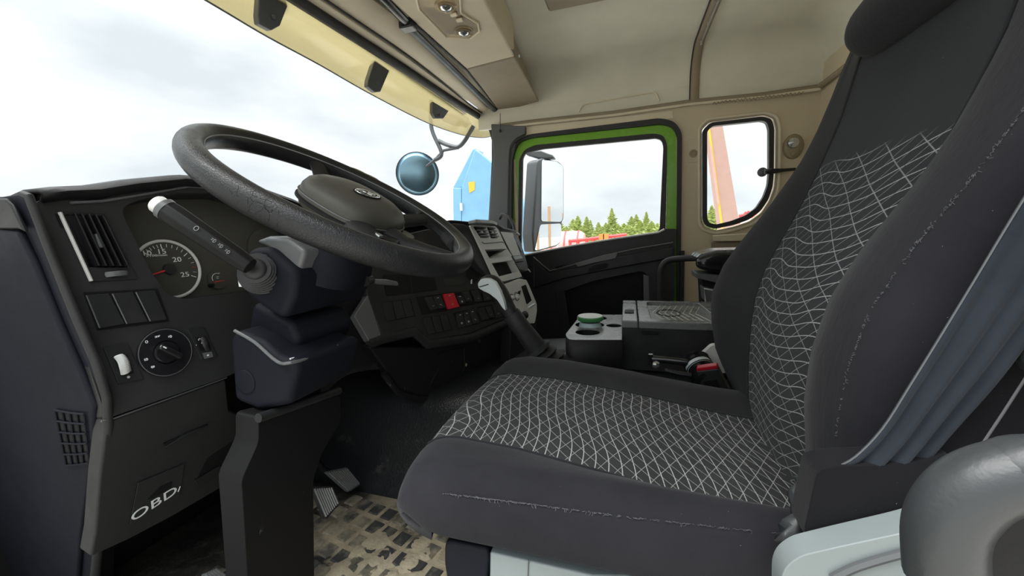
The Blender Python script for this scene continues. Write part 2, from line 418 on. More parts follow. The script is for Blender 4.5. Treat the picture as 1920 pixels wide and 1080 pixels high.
# roof bow strip
st = []
for (y, z) in [(YW-.014, .62)]+[(YW-.16+.144*math.cos(a*math.pi/12), .70+.144*math.sin(a*math.pi/12)) for a in range(0, 6)]+[(YW-.2, ZC-.014), (1.6, ZC-.014), (1.0, ZC-.014), (.3, ZC-.014)]:
    st.append(V((.285+.02*(2.25-y), y, z)))
struct(ob('trim_4', tube(cat(st, 5), .020, 8, flat=.35, up=(0, -.5, -1)), 'beige_dark', smooth=True))
struct(ob('trim_5', tube([p+V((.004, -.004, -.008)) for p in cat(st[6:], 5)], .006, 8), 'chrome', smooth=True))
struct(ob('trim_6', tube([p+V((-.023, -.002, -.002)) for p in cat(st, 5)], .0025, 6), 'rubber', smooth=True))
# headliner pressed pocket outline near the front of the cant
pk = [PY(1085, 210, 2.235), PY(1092, 196, 2.235), PY(1230, 172, 2.235), PY(1236, 190, 2.235)]
struct(ob('trim_7', tube(rc(pk, .02, 4, closed=False), .004, 8), 'beige_light', smooth=True))

# A pillar and dash corner, door post seals
pil = [PY(920, 232, 2.22), PY(985, 236, 2.22), PY(985, 250, 2.22), PY(968, 264, 2.22), PY(959, 300, 2.22), PY(957, 430, 2.22), PY(915, 430, 2.22), PY(925, 290, 2.22)]
pil = rc(pil, .01)
struct(ob('trim_8', plate(pil, (0, .05, 0)), 'mid_grey', bevel=.006))
struct(ob('trim_9', tube(cat([PY(952, 430, 2.21), PY(955, 300, 2.21), PY(962, 268, 2.21), PY(985, 252, 2.21)], 6), .007, 8), 'rubber', smooth=True))
struct(ob('trim_10', plate([FW.hit(980, 238, .004), FW.hit(1262, 207, .004), FW.hit(1262, 222, .004), FW.hit(984, 254, .004)], (0, .01, 0)), 'beige_light', bevel=.003))
# small wall details: panel joint, bump bar ledge below the quarter window
struct(ob('trim_11', plate([FW.hit(1336, 441, .03), FW.hit(1420, 436, .03), FW.hit(1420, 452, .03), FW.hit(1338, 453, .03)], (0, .03, 0)), 'beige_light', bevel=.006))
struct(ob('trim_12', plate([FW.hit(1334, 455, .01), FW.hit(1420, 452, .01), FW.hit(1420, 480, .01), FW.hit(1334, 474, .01)], (0, .01, 0)), 'beige_dark', bevel=.004))

# ------------------------------------------------------------------ windshield, header, visor
def zline(px0, z0, px1, z1): return PZ(*px0, z0), PZ(*px1, z1)
def wsx(y): return -1.19+.02*((y-1.2)/1.0)**2*1.0
def header(pxs, z, n=6, near=.25):
    p = [PZ(a, b, z) for a, b in pxs]
    d = (p[0]-p[1]).normalized(); k = (near-p[0].y)/d.y
    return cat([p[0]+d*k]+p, n)
seal = header([(556, 0), (735, 115), (860, 195), (903, 222)], .68)
seal += [PY(921, 243, 2.30), PY(927, 262, 2.30), PY(927, 300, 2.30), PY(924, 360, 2.30), PY(920, 425, 2.30)]
wt = seal[:23:2]+[PY(921, 243, 2.30)]
def wbase(y): return V((-1.24+.10*max(0, (y-1.2))**2, y, .0))
w1 = struct(ob('window_2', loft([[p+V((-.004, 0, 0)), p.lerp(wbase(p.y), .5)+V((-.012, 0, 0)), wbase(p.y)] for p in wt]+[[PY(927, 300, 2.31), PY(924, 360, 2.31), PY(920, 425, 2.31)]], caps=False, closed=False), 'glass', smooth=True))
fr_ = ob('window_frame', tube(seal, .0165, 10), 'rubber', w1, smooth=True)
railA = header([(588, 0), (760, 113), (880, 200), (925, 226)], .70)
struct(ob('trim_13', tube(railA, .021, 10, flat=.45, up=(0, 0, 1)), 'beige_light', smooth=True))
struct(ob('trim_14', tube(header([(611, 0), (775, 113), (890, 203), (926, 222)], .695), .0035, 8), 'rubber', smooth=True))
# beige trough between rail and blind bar (a lofted channel)
e1 = header([(616, 0), (775, 108), (893, 200), (928, 218)], .70); e2 = header([(640, 0), (800, 110), (905, 195), (932, 214)], .712); e3 = header([(700, 0), (765, 50), (910, 194), (934, 211)], .72)
struct(ob('trim_15', loft([[a, b, c] for a, b, c in zip(e1, e2, e3)], caps=False, closed=False), 'beige_light', smooth=True, solid=.006))
# roof front closing panel above everything
struct(ob('trim_16', loft([[V((-.86, y, ZC)), V((-.93, y, .80)), V((-.95, y, .70))] for y in (.2, .9, 1.6, 2.25)], caps=False, closed=False), 'headliner', solid=.02))
bb = thing('sun_blind', 'long slate-blue roller blind bar running along the windshield header', 'blind', PZ(820, 100, .7))
bar = header([(721, 0), (763, 43)], .70); ob('blind_bar', tube(bar, .0165, 10, flat=.6, up=(0, 0, 1)), 'gloss_black', bb, smooth=True)
ob('blind_bar', tube([PZ(768, 52, .70), PZ(850, 131, .70), PZ(932, 211, .70)], .0155, 10, flat=.7, up=(0, 0, 1)), 'blindbar', bb, smooth=True, label='slate blue-grey bar')
ob('clamp', box(PZ(765, 47, .70), (.05, .04, .03)), 'gloss_black', bb, bevel=.004)
ob('edge_strip', tube([PZ(776, 44, .705), PZ(875, 132, .705), PZ(938, 210, .705)], .005, 6), 'rubber', bb, smooth=True)
ob('pull_cord', tube([PY(938, 212, 2.2), PY(938, 243, 2.2)], .0018, 6), 'rubber', bb)
ob('cord_end', lathe(PY(938, 248, 2.2), (0, 0, 1), [(.0, 0), (.006, .002), (.006, .014), (0, .018)], 8), 'rubber', bb, smooth=True)

vz = thing('exterior_sun_visor', 'smoky yellow translucent sun visor outside the top of the windshield', 'visor', (-1.02, 1.4, .6))
lo = [PZ(a, b, .58) for a, b in [(385, 0), (500, 68), (600, 122), (700, 179), (803, 231)]]
d0 = (lo[0]-lo[1]).normalized(); lo = [lo[0]+d0*((.2-lo[0].y)/d0.y)]+lo+[PY(867, 253, 2.36), PY(905, 258, 2.46), PY(925, 254, 2.52)]
hi_ = [V((lerp_x, p.y, .72)) for p in lo for lerp_x in [-.93]]
lo, hi_ = cat(lo, 5), cat(hi_, 5)
ob('visor_panel', loft([[a, a.lerp(b, .5)+V((-.02, 0, .0)), b] for a, b in zip(lo, hi_)], caps=False, closed=False), 'visor', vz, smooth=True, solid=.004)
ob('visor_edge', tube(lo, .0025, 8), 'mirror_shell', vz, smooth=True)
for a in ([(487, -20), (536, -2), (540, 12), (526, 48), (510, 57), (486, 44), (484, 28)], [(703, 112), (731, 132), (714, 172), (704, 173), (690, 162), (691, 150)], [(812, 190), (842, 208), (832, 222), (818, 222), (812, 212)]):
    pts = [PX(x, y, -.965) for x, y in a]
    br = ob('bracket', plate(pts, (-.02, 0, 0)), 'mirror_shell', vz, bevel=.004)
    cc = sum(pts, V())/len(pts)
    ob('bolt', lathe(cc+V((.002, 0, -.012)), (1, 0, 0), [(0, 0), (.006, 0), (.006, .004), (0, .005)], 8), 'mid_grey', br)

# ------------------------------------------------------------------ overhead console
oc = thing('overhead_console', 'beige overhead storage console with map lights under the front roof', 'overhead console', (-.58, 1.3, .7))
zc0 = .70
def OZ(a, b, z=zc0): return PZ(a, b, z)
fl, frr = OZ(875, 130), OZ(965, 107)
dn = (OZ(763, 30)-OZ(875, 130)).normalized()
L0 = fl+dn*((.3-fl.y)/dn.y); dr = (OZ(912, 10)-OZ(963, 107)).normalized(); R0 = frr+dr*((.3-frr.y)/dr.y)
ob('console_body', plate([L0, fl, frr, R0], (0, 0, .14)), 'beige', oc, bevel=.008)
wl, wr = OZ(938, 212), OZ(1012, 190)
ob('console_end', join(loft([[fl+V((.002, .004, 0)), frr+V((0, .004, 0)), frr+V((-.02, .004, .14)), fl+V((0, .004, .14))], [wl, wr, wr+V((-.03, 0, .05)), wl+V((0, 0, .06))]])), 'beige_dark', oc, bevel=.008, label='brownish beige end section')
# black radio bay on the rear face
FO = Fr((frr.x+.004, frr.y, .7), (0, 1, 0), (-.12, 0, 1))
y1 = frr.y-.01
bay = [FO.P(-1.1, .004), FO.P(-.01, .004), FO.P(-.03, .13), FO.P(-1.1, .13)]
hole = [FO.P(-.40, .028), FO.P(-.05, .028), FO.P(-.06, .112), FO.P(-.40, .112)]
ob('radio_bay', plate(bay, FO.n*-.012+V((0, 0, 0)), [hole]), 'gloss_black', oc, bevel=.003)
ob('radio_slot', plate([p-FO.n*.01 for p in hole], FO.n*-.01), 'deep', oc)
for k in range(4): ob('bay_rib', box(FO.P(-.09-.03*k, .07, -.006), (.004, .07, .008), (FO.u, FO.v, FO.n)), 'gloss_black', oc)
ob('screw', lathe(OZ(973, 110)+V((0, 0, .01)), (1, 0, 0), [(0, -.002), (.006, 0), (.005, .004), (0, .005)], 10), 'light_grey', oc, smooth=True)
FZ = Fr((-.6, 1.2, zc0), (1, 0, 0), (0, -1, 0))      # underside of console, n points down
ml = strip(FZ, 'map_light', [(778, -20), (788, 16), (838, 68), (880, 69), (897, 58), (893, 46), (862, 26), (858, -20)], .006, 'lens', oc, off=.006, r=.012, bevel=.002)
ob('light_bezel', tube([FZ.hit(a, b, .003) for a, b in [(777, -20), (786, 18), (836, 70), (882, 72), (899, 59), (896, 44), (864, 24), (861, -20)]], .004, 8), 'beige_light', ml, smooth=True)
for a, b in ((836, 10), (869, 58)):
    p = FZ.hit(a, b, .004); ob('lamp_lens', lathe(p, (0, 0, -1), [(0, 0), (.034, 0), (.034, .006), (.026, .010), (.024, .006), (0, .010)], 20), 'lens', ml, smooth=True)
    ob('lamp_bulb', lathe(p, (0, 0, -1), [(0, .006), (.018, .008), (.014, .013), (0, .016)], 16), 'chrome', ml, smooth=True)
for a, b in ((851, 28), (862, 38)): ob('lamp_switch', box(FZ.hit(a, b, .010), (.022, .014, .008)), 'beige_light', ml, bevel=.003)
# roof hatch handle at the top
rh = ob('hatch_handle', box(PZ(1095, -12, ZC-.02), (.28, .10, .03)), 'beige_dark', bevel=.013, seg=4); tag(rh, 'brown moulded hatch grip in the middle of the ceiling', 'handle')

# ------------------------------------------------------------------ passenger door
def ring_frame(outer, inner, t, off, ro, ri):
    o = rc([FW.hit(*p, off) for p in outer], ro, 6); i = rc([FW.hit(*p, off) for p in inner], ri, 6); return plate(o, FW.n*-t, [i])
door = struct(thing('door_1', '', 'd', (-.2, YW, -.4))); del door['label']; del door['category']
so_ = [(950, 652), (956, 300), (967, 266), (990, 252), (1238, 221), (1266, 228), (1279, 248), (1275, 652)]
go = [(957, 642), (962, 290), (972, 266), (995, 258), (1240, 232), (1261, 237), (1270, 254), (1268, 642)]
gi = [(969, 630), (973, 300), (983, 281), (1002, 272), (1226, 250), (1244, 254), (1251, 271), (1246, 630)]
gl = [(977, 478), (980, 296), (986, 286), (1019, 279), (1231, 259), (1241, 263), (1244, 275), (1237, 430), (1228, 438)]
ob('door_seal', ring_frame(so_, go, .035, .02, .03, .03), 'rubber', door, bevel=.008, seg=3)
ob('door_frame', ring_frame(go, gi, .02, -.004, .03, .03), 'green_paint', door, bevel=.007, seg=3, label='bright green painted steel frame')
gi2 = [(969, 500), *gi[1:7], (1244, 450), (1236, 440)]
gseal_o = [(971, 500), *gi[1:7], (1248, 440), (1238, 462)]
ob('glass_seal', ring_frame(gseal_o, gl, .02, .0, .02, .014), 'rubber', door, bevel=.005, seg=3)
pane = ob('pane', plate(rc([FW.hit(*p, -.012) for p in gl], .014), (0, .004, 0)), 'glass', door)
FD = Fr((0, 2.20, 0), (1, 0, 0), (0, 0, 1))
panel_o = [(978, 481), (1060, 464), (1150, 449), (1238, 436), (1247, 429), (1268, 429), (1266, 460), (1262, 640), (960, 640), (965, 540), (972, 500)]
rec = [(1052, 548), (1110, 527), (1200, 508), (1212, 512), (1216, 530), (1214, 620), (1066, 620)]
ob('door_panel', plate(rc([FD.hit(*p) for p in panel_o], .006), (0, .05, 0), [rc([FD.hit(*p) for p in rec], .02)]), 'doorpanel', door, bevel=.006)
strip(FD, 'map_pocket', [(p[0]+(p[0]-1135)*.16, p[1]+(p[1]-570)*.25) for p in rec], .01, 'deep', door, off=-.045)
# armrest ledge, its bright lines and pull handle
led = [(1000, 487), (1030, 512), (1080, 502), (1160, 480), (1264, 462), (1262, 484), (1146, 505), (1060, 522), (1000, 541)]
strip(FD, 'armrest', led, .02, 'doorpanel', door, off=.022, bevel=.008, seg=3)
e = [FD.hit(*p, .024) for p in [(1000, 482), (1016, 496), (1031, 508), (1044, 505), (1080, 495), (1130, 480), (1190, 467), (1262, 455)]]
ob('armrest_edge', tube(e, .0045, 8), 'mid_grey', door, smooth=True)
ob('sill_strip', tube([FD.hit(*p, .006) for p in [(984, 478), (1060, 463), (1150, 448), (1234, 436), (1246, 430)]], .0055, 8), 'silver', door, smooth=True)
strip(FD, 'grab_trim', [(1077, 494), (1118, 482), (1160, 472), (1154, 485), (1110, 494), (1084, 501)], .006, 'mid_grey', door, off=.031, bevel=.003, label='lighter grey trim on the armrest')
strip(FD, 'pull_recess', [(1102, 506), (1112, 498), (1136, 493), (1143, 496), (1136, 503), (1104, 511)], .004, 'deep', door, off=.0235, r=.006)
strip(FD, 'pocket_edge', [(1040, 548), (1058, 543), (1074, 640), (1050, 640)], .01, 'doorpanel', door, off=.006, bevel=.004)
ob('pocket_lip', plate([FD.hit(1206, 514, .002), FD.hit(1217, 518, .002), FD.hit(1219, 620, .002), FD.hit(1208, 620, .002)], (0, .02, 0)), 'mid_grey', door, bevel=.004)
strip(FD, 'release_lever', [(1041, 501), (1066, 494), (1070, 491), (1070, 494), (1044, 503)], .006, 'gloss_black', door, off=.032)
# black hose from behind the seat to the door sill
h = ob('seat_hose', tube(cat([PY(1238, 585, 2.05), PY(1238, 520, 2.05), PY(1241, 500, 2.05), PY(1252, 489, 2.05), PY(1275, 485, 2.02), PY(1330, 483, 1.95)], 6), .0155, 10), 'rubber', smooth=True)
tag(h, 'black curved grab hose rising beside the passenger door opening', 'hose')
# driver's door standing open behind the photographer's left, and the door sill
dd = struct(thing('door_2', '', 'd', V((-.93, -.4, -.3)))); del dd['label']; del dd['category']
ob('door_panel', plate([V((-.95, .10, -.80)), V((-.95, -.85, -.80)), V((-.95, -.85, -.02)), V((-.95, .10, -.10))], (-.06, 0, 0)), 'doorpanel', dd)
ob('door_frame', plate([V((-.96, .10, -.10)), V((-.96, -.85, -.02)), V((-.96, -.85, .60)), V((-.96, .0, .60))], (-.03, 0, 0), [[V((-.96, .04, -.06)), V((-.96, -.79, .02)), V((-.96, -.79, .54)), V((-.96, -.02, .54))]]), 'green_paint', dd)
# B post strip beside the door
struct(ob('trim_17', tube([FW.hit(1279, 470, .02), FW.hit(1277, 640, .02)], .012, 8), 'rubber', smooth=True))

# ------------------------------------------------------------------ rear quarter window
wq = struct(ob('window_1', ring_frame([(1318, 413), (1318, 243), (1332, 230), (1430, 218), (1447, 223), (1452, 240), (1451, 327), (1449, 350), (1441, 374), (1426, 396), (1404, 412), (1376, 422), (1341, 429), (1324, 424)],
    [(1326, 409), (1326, 246), (1336, 236), (1428, 226), (1438, 229), (1442, 242), (1442, 325), (1440, 347), (1432, 369), (1418, 390), (1398, 404), (1372, 414), (1343, 421), (1330, 418)], .03, .012, .016, .012), 'rubber', bevel=.005, seg=3))
wg = [(1326, 409), (1326, 246), (1336, 236), (1428, 226), (1438, 229), (1442, 242), (1442, 325), (1440, 347), (1432, 369), (1418, 390), (1398, 404), (1372, 414), (1343, 421), (1330, 418)]
ob('pane', plate(rc([FW.hit(*p, -.006) for p in wg], .012), (0, .004, 0)), 'glass', wq)
bead = rc([FW.hit(*p, .006) for p in [(1311, 418), (1311, 240), (1326, 224), (1434, 211), (1456, 218), (1462, 238), (1461, 330), (1459, 354), (1450, 380), (1433, 404), (1410, 421), (1378, 431), (1342, 438), (1318, 431)]], .018, 5)
ob('surround', tube(bead, .008, 8, closed=True), 'beige_light', wq, smooth=True)
lt = ob('latch', tube([FW.hit(1434, 323, .03), FW.hit(1449, 321, .035), FW.hit(1470, 319, .03), FW.hit(1491, 317, .02)], [.010, .013, .008, .007], 10), 'gloss_black', wq, smooth=True)
ob('latch_plate', lathe(FW.hit(1429, 323, .005), (0, -1, 0), [(0, 0), (.022, 0), (.022, .006), (.012, .012), (0, .014)], 16), 'mid_grey', wq, smooth=True)
ob('latch_block', box(FW.hit(1441, 321, .03), (.035, .02, .022)), 'mid_grey', wq, bevel=.004)
lp = thing('wall_lamp', 'small oval clear wall lamp behind the quarter window', 'lamp', FW.hit(1487, 275))
ob('lamp_housing', lathe(FW.hit(1487, 275, 0), (0, -1, 0), [(0, 0), (.058, 0), (.054, .012), (.04, .02), (0, .022)], 24, sx=.75, up=(1, 0, 0)), 'brown_cap', lp, smooth=True)
ob('lamp_lens', lathe(FW.hit(1487, 268, .02), (0, -1, 0), [(0, 0), (.026, 0), (.022, .01), (0, .016)], 20), 'chrome', lp, smooth=True)
ob('lamp_switch', lathe(FW.hit(1487, 288, .018), (0, -1, 0), [(0, 0), (.012, 0), (.010, .006), (0, .008)], 14), 'brown_cap', lp, smooth=True)
bt = ob('wall_plug', lathe(FW.hit(1300, 288, 0), (0, -1, 0), [(0, 0), (.021, 0), (.019, .005), (.012, .006), (.011, .003), (0, .003)], 20), 'brown_cap', smooth=True)
tag(bt, 'small round brown plug on the beige post between door and quarter window', 'plug')
strip(FW, 'trim_18', [(1290, 262), (1315, 259), (1315, 303), (1290, 306)], .004, 'beige', None, off=.0025, bevel=.002)['kind'] = 'structure'

# ------------------------------------------------------------------ dashboard, driver's side
dash = thing('dashboard', 'black wrap-around dashboard with vents, gauges, switches and silver centre panel', 'dashboard', (-.9, 1.1, -.7))
FA = Fr((-.783, .37, -.10), (0, 1, 0), (-.16, 0, 1))
top_px = [(62, 362), (110, 356), (170, 353), (240, 342), (330, 333), (400, 337), (470, 352), (540, 376), (600, 402), (660, 440)]
top = [FA.hit(*p) for p in top_px]
fas = [(64, 386), (74, 374), (120, 374), (175, 378), (240, 360), (330, 348), (400, 352), (470, 367), (540, 391), (600, 417), (660, 455), (640, 600), (426, 706), (200, 785)]
rec_px = [(228, 398), (236, 384), (262, 374), (330, 362), (420, 362), (500, 385), (560, 420), (560, 520), (470, 545), (345, 561), (312, 552), (280, 505)]
vent_px = [(112, 398), (194, 403), (256, 522), (172, 527)]
ob('fascia', plate(rc([FA.hit(*p) for p in fas], .006), FA.n*-.03, [rc([FA.hit(*p) for p in rec_px], .008, 3), [FA.hit(*p) for p in vent_px]]), 'darkwarm', dash, bevel=.004)
# recess walls + gauge panel
rw = rc([FA.hit(*p) for p in rec_px], .008, 3)
ob('gauge_shroud', loft([[p-FA.n*.004 for p in rw], [p-FA.n*.055 for p in rw]], caps=False), 'dark', dash, solid=.003)
gp = ob('gauge_panel', plate([p-FA.n*.052+(p-FA.hit(400, 460)).normalized()*.02 for p in rw], FA.n*-.01), 'gauge_face', dash)
# hood
hood = []
for i, p in enumerate(top):
    f = FA.hit(*top_px[i]); q = FA.hit(top_px[i][0]+14, top_px[i][1]+16)
    hood.append([q+FA.n*.001, q.lerp(f, .6)+FA.n*.016, f+FA.n*.010, f-FA.n*.02+V((0, 0, .006)), f-FA.n*.12+V((0, 0, .004)), V((-1.1, p.y, p.z*.55)), V((-1.22, p.y, .0))])
ob('hood', loft(hood, caps=False, closed=False), 'dark', dash, smooth=True, solid=.006, ang=80)
ob('hood_seam', tube([FA.hit(x+22, y+24 if i < 3 else y+17, .002) for i, (x, y) in enumerate(top_px[1:9])], .0022, 6), 'mid_grey', dash, smooth=True)
# side end (faces the driver's door)
FE = Fr((-.8, .341, 0), (1, 0, 0), (0, -.085, 1))
end_px = [(-500, 372), (0, 369), (42, 362), (54, 380), (87, 470), (137, 590), (194, 735), (197, 800), (188, 900), (176, 1080), (170, 1400), (-500, 1400)]
strip(FE, 'end_panel', end_px, .006, 'blueblack', dash, bevel=.006)
ob('end_body', plate([FE.hit(*p)+V((-.045, .03, 0)) for p in [(-500, 376), (50, 372), (88, 400), (200, 790), (185, 900), (170, 1080), (165, 1300), (-500, 1400)]], (0, .03, 0)), 'deep', dash)
ob('bezel_edge', tube([FE.hit(*p, .0) for p in [(44, 364), (54, 368), (62, 388), (93, 470), (142, 590), (181, 680), (201, 745), (203, 800), (196, 900), (186, 1010), (176, 1100)]], [.005]*4+[.006]*4+[.007]*3, 10), 'darkwarm', dash, smooth=True)
strip(FE, 'kick_panel', [(-500, 425), (-5, 428), (32, 433), (60, 490), (105, 600), (150, 700), (176, 764), (170, 860), (150, 1000), (120, 1400), (-500, 1400)], .01, 'blueblack', dash, off=.008, bevel=.005)
strip(FE, 'corner_cap', [(-500, 374), (8, 372), (20, 384), (46, 436), (34, 430), (-500, 424)], .006, 'dark', dash, off=.010, bevel=.004)
gr = ob('speaker_grille', plate([FE.hit(*p, .0085) for p in [(103, 769), (158, 777), (167, 868), (124, 873)]], (0, .002, 0)), 'deep', dash)
for i in range(6):
    t = i/5; a = FE.hit(103+t*21, 769+t*104, .011); b = FE.hit(158+t*9, 777+t*91, .011); ob('slat', tube([a, a.lerp(b, .5)+V((0, 0, -.001)), b], .0016, 6), 'blueblack', gr, smooth=True)
for i in range(5):
    t = i/4; a = FE.hit(103+t*55, 769+t*8, .010); b = FE.hit(124+t*43, 873-t*5, .010); ob('mullion', tube([a, b], .0014, 6), 'blueblack', gr, smooth=True)
# vent
vf = ob('air_vent', plate([FA.hit(*p, .002) for p in [(110, 396), (196, 401), (260, 524), (171, 529)]], FA.n*-.02, [[FA.hit(*p, .002) for p in [(124, 402), (192, 406), (240, 501), (169, 501)]]]), 'dark', dash, bevel=.002)
ob('vent_back', plate([FA.hit(*p, -.045) for p in [(95, 390), (210, 395), (275, 525), (165, 540)]], FA.n*-.004), 'deep', dash)
for i in range(5):
    t = (i+.6)/5.2; a = FA.hit(124+t*68, 402+t*4, -.004); b = FA.hit(169+t*71, 501, -.004)
    ax = (b-a).normalized(); ob('vane', box((a+b)/2, ((b-a).length, .0022, .026), (ax, FA.n.cross(ax), FA.n)), 'gloss_black', vf, bevel=.0006, label=None)
for i in range(5):
    t = (i+.5)/5; a = FA.hit(122+t*46, 402+t*99, -.026); b = FA.hit(194+t*48, 406+t*97, -.026); ob('cross_vane', tube([a, b], .0015, 6), 'dark', vf)
ob('vent_slider', box(FA.hit(184, 452, .002), (.006, .022, .008), (FA.u, FA.v, FA.n)), 'mid_grey', vf, bevel=.0015)
ob('vent_edge', tube([FA.hit(112, 398, .003), FA.hit(171, 527, .003)], .0025, 8), 'silver', vf, smooth=True)
tw = ob('thumbwheel', lathe(FA.hit(209, 516, -.012), FA.v, [(0, -.004), (.020, -.004), (.021, 0), (.020, .004), (0, .004)], 32), 'mid_grey', vf, smooth=True)
# blank switches upper left
ob('switch_bay', plate([FA.hit(*p, .0008) for p in [(156, 548), (296, 541), (318, 603), (182, 620)]], FA.n*-.004), 'deep', dash)
for a in ([(161, 553), (205, 550), (235, 607), (186, 616)], [(210, 550), (249, 547), (278, 603), (237, 608)], [(254, 547), (291, 544), (314, 599), (281, 603)]):
    sw = strip(FA, 'blank_switch', a, .006, 'dark', dash, off=.005, r=.002, bevel=.0012)
    ob('highlight_edge', tube([FA.hit(a[0][0]+1, a[0][1]+1, .0052), FA.hit(a[3][0]+1, a[3][1]-1, .0052)], .0009, 6), 'mid_grey', sw)
# light switch
lc = FA.hit(309, 661, .001)
lr = (FA.hit(357, 662)-FA.hit(309, 661)).length
ls = ob('light_switch', lathe(lc, FA.n, [(0, -.003), (lr, -.003), (lr, .003), (lr*.96, .005), (lr*.5, .005), (lr*.48, .003), (0, .003)], 40), 'gloss_black', dash, smooth=True)
ob('switch_ring', tube([lc+FA.n*.0045+(FA.u*math.cos(t*math.pi/20)+FA.v*math.sin(t*math.pi/20))*lr*.98 for t in range(40)], .0007, 6, closed=True), 'mid_grey', ls, smooth=True)
ob('knob', lathe(lc, FA.n, [(0, 0), (lr*.46, 0), (lr*.45, .007), (lr*.42, .009), (0, .009)], 28), 'gloss_black', ls, smooth=True)
ka = math.radians(-58+90); kd = (FA.u*math.cos(math.radians(-45))+FA.v*math.sin(math.radians(-45)))
ob('knob_grip', box(lc+FA.n*.013, (lr*1.0, lr*.26, .014), (kd, FA.n.cross(kd), FA.n)), 'gloss_black', ls, bevel=.004, seg=3)
ob('pointer_mark', box(lc+FA.n*.0205-kd*lr*.34, (lr*.14, lr*.05, .0006), (kd, FA.n.cross(kd), FA.n)), 'white_mark', ls)
def mark(segs, px, py, sc, fr=FA, off=.0068, par=ls, w=.00045, mat='white_mark', name='symbol'):
    o = fr.hit(px, py, off); vf = []
    for s_ in segs:
        p = [o+fr.u*(a*sc)+fr.v*(b*sc) for a, b in s_]
        vf.append(tube(p, w, 4))
    return ob(name, join(*vf), mat, par)
def circ(r, a0=0, a1=360, n=12, cx_=0, cy_=0, e=1): return [(cx_+r*e*math.cos(math.radians(a0+(a1-a0)*i/n)), cy_+r*math.sin(math.radians(a0+(a1-a0)*i/n))) for i in range(n+1)]
low = [circ(1, -90, 90, cx_=.2), [(.2, 1), (.2, -1)]]
mark([circ(1, e=.7)], 275, 641, .0022)
mark([circ(.7, 90, 270, cx_=-.3), [(-.3, .7), (-.3, -.7)], circ(.7, -90, 90, cx_=.7), [(.7, .7), (.7, -.7)], [(-1.4, .6), (-2, .8)], [(-1.4, 0), (-2, 0)], [(-1.4, -.6), (-2, -.8)], [(1.8, .6), (2.4, .8)], [(1.8, 0), (2.4, 0)]], 295, 631, .0017)
mark(low+[[(-.4, .7), (-1.4, .5)], [(-.4, .2), (-1.4, 0)], [(-.4, -.3), (-1.4, -.5)]], 319, 631, .0020)
mark([[(-.4, .5), (-1.4, .4)], [(-.4, -.5), (-1.4, -.6)], [(-.9, 1), (-.9, -1)]]+low, 274, 674, .0019)
mark([circ(.9, 90, 270), [(0, .9), (0, -.9)], [(.4, .5), (1.6, .5)], [(.4, 0), (1.6, 0)], [(.4, -.5), (1.6, -.5)], [(1, .9), (1, -.9)]], 286, 688, .0019)
sunm = [circ(.6)]+[[(math.cos(a)*.95, math.sin(a)*.95), (math.cos(a)*1.4, math.sin(a)*1.4)] for a in [k*math.pi/4 for k in range(8)]]
mark(sunm, 339, 666, .0017)
# dimmer wheel panel and beam adjuster panel
dp = strip(FA, 'dimmer_panel', [(194, 652), (239, 643), (270, 711), (222, 720)], .004, 'dark', dash, off=.0025, bevel=.0008)
ob('dimmer_slot', plate([FA.hit(*p, .003) for p in [(214, 668), (238, 664), (252, 700), (226, 704)]], FA.n*-.002), 'deep', dp)
wv = [FA.hit(222, 667+0, .004), FA.hit(229, 676, .009), FA.hit(233, 688, .011), FA.hit(235, 699, .006)]
vs, fs = [], []
pts = cat(wv, 5)
ob('dimmer_wheel', tube(pts, .0062, 10, flat=.6, up=tuple(FA.n)), 'white_mark', dp, smooth=True, label='white ribbed thumbwheel')
for i in range(1, 15, 1): ob('rib', tube([pts[i]-FA.u*.0062+FA.n*.0030, pts[i]+FA.n*.0042, pts[i]+FA.u*.0062+FA.n*.0030], .0004, 4), 'silver', dp)
mark(sunm, 241, 707, .0015, par=dp, off=.003)
ap = strip(FA, 'beam_panel', [(352, 618), (383, 614), (408, 668), (378, 674)], .004, 'dark', dash, off=.0025, bevel=.0008)
ob('beam_slot', plate([FA.hit(*p, .0032) for p in [(366, 633), (386, 630), (396, 655), (376, 658)]], FA.n*-.002), 'deep', ap)
ob('beam_wheel', tube(cat([FA.hit(381, 633, .002), FA.hit(385, 645, .007), FA.hit(390, 655, .002)], 4), .005, 8, flat=.5, up=tuple(FA.n)), 'rubber', ap, smooth=True)
ob('legend_tile', plate([FA.hit(*p, .0034) for p in [(380, 662), (397, 659), (400, 669), (384, 673)]], FA.n*-.001), 'mid_grey', ap)
mark(low+[[(-.4, .7), (-1.4, .5)], [(-.4, 0), (-1.4, -.2)], [(-.4, -.6), (-1.4, -.8)]], 390, 666, .0012, par=ap, off=.004)
mark([[(0, 1), (0, .2)], [(.6, .6), (.6, -.2)], [(-1, .4), (-1, -1.2)]], 374, 636, .0018, par=ap, off=.0036)
mark([circ(.5)], 379, 643, .0016, par=ap, off=.0036); mark([[(0, .6), (0, -.6)], [(-.3, 0), (.3, 0)]], 368, 647, .0014, par=ap, off=.0036)
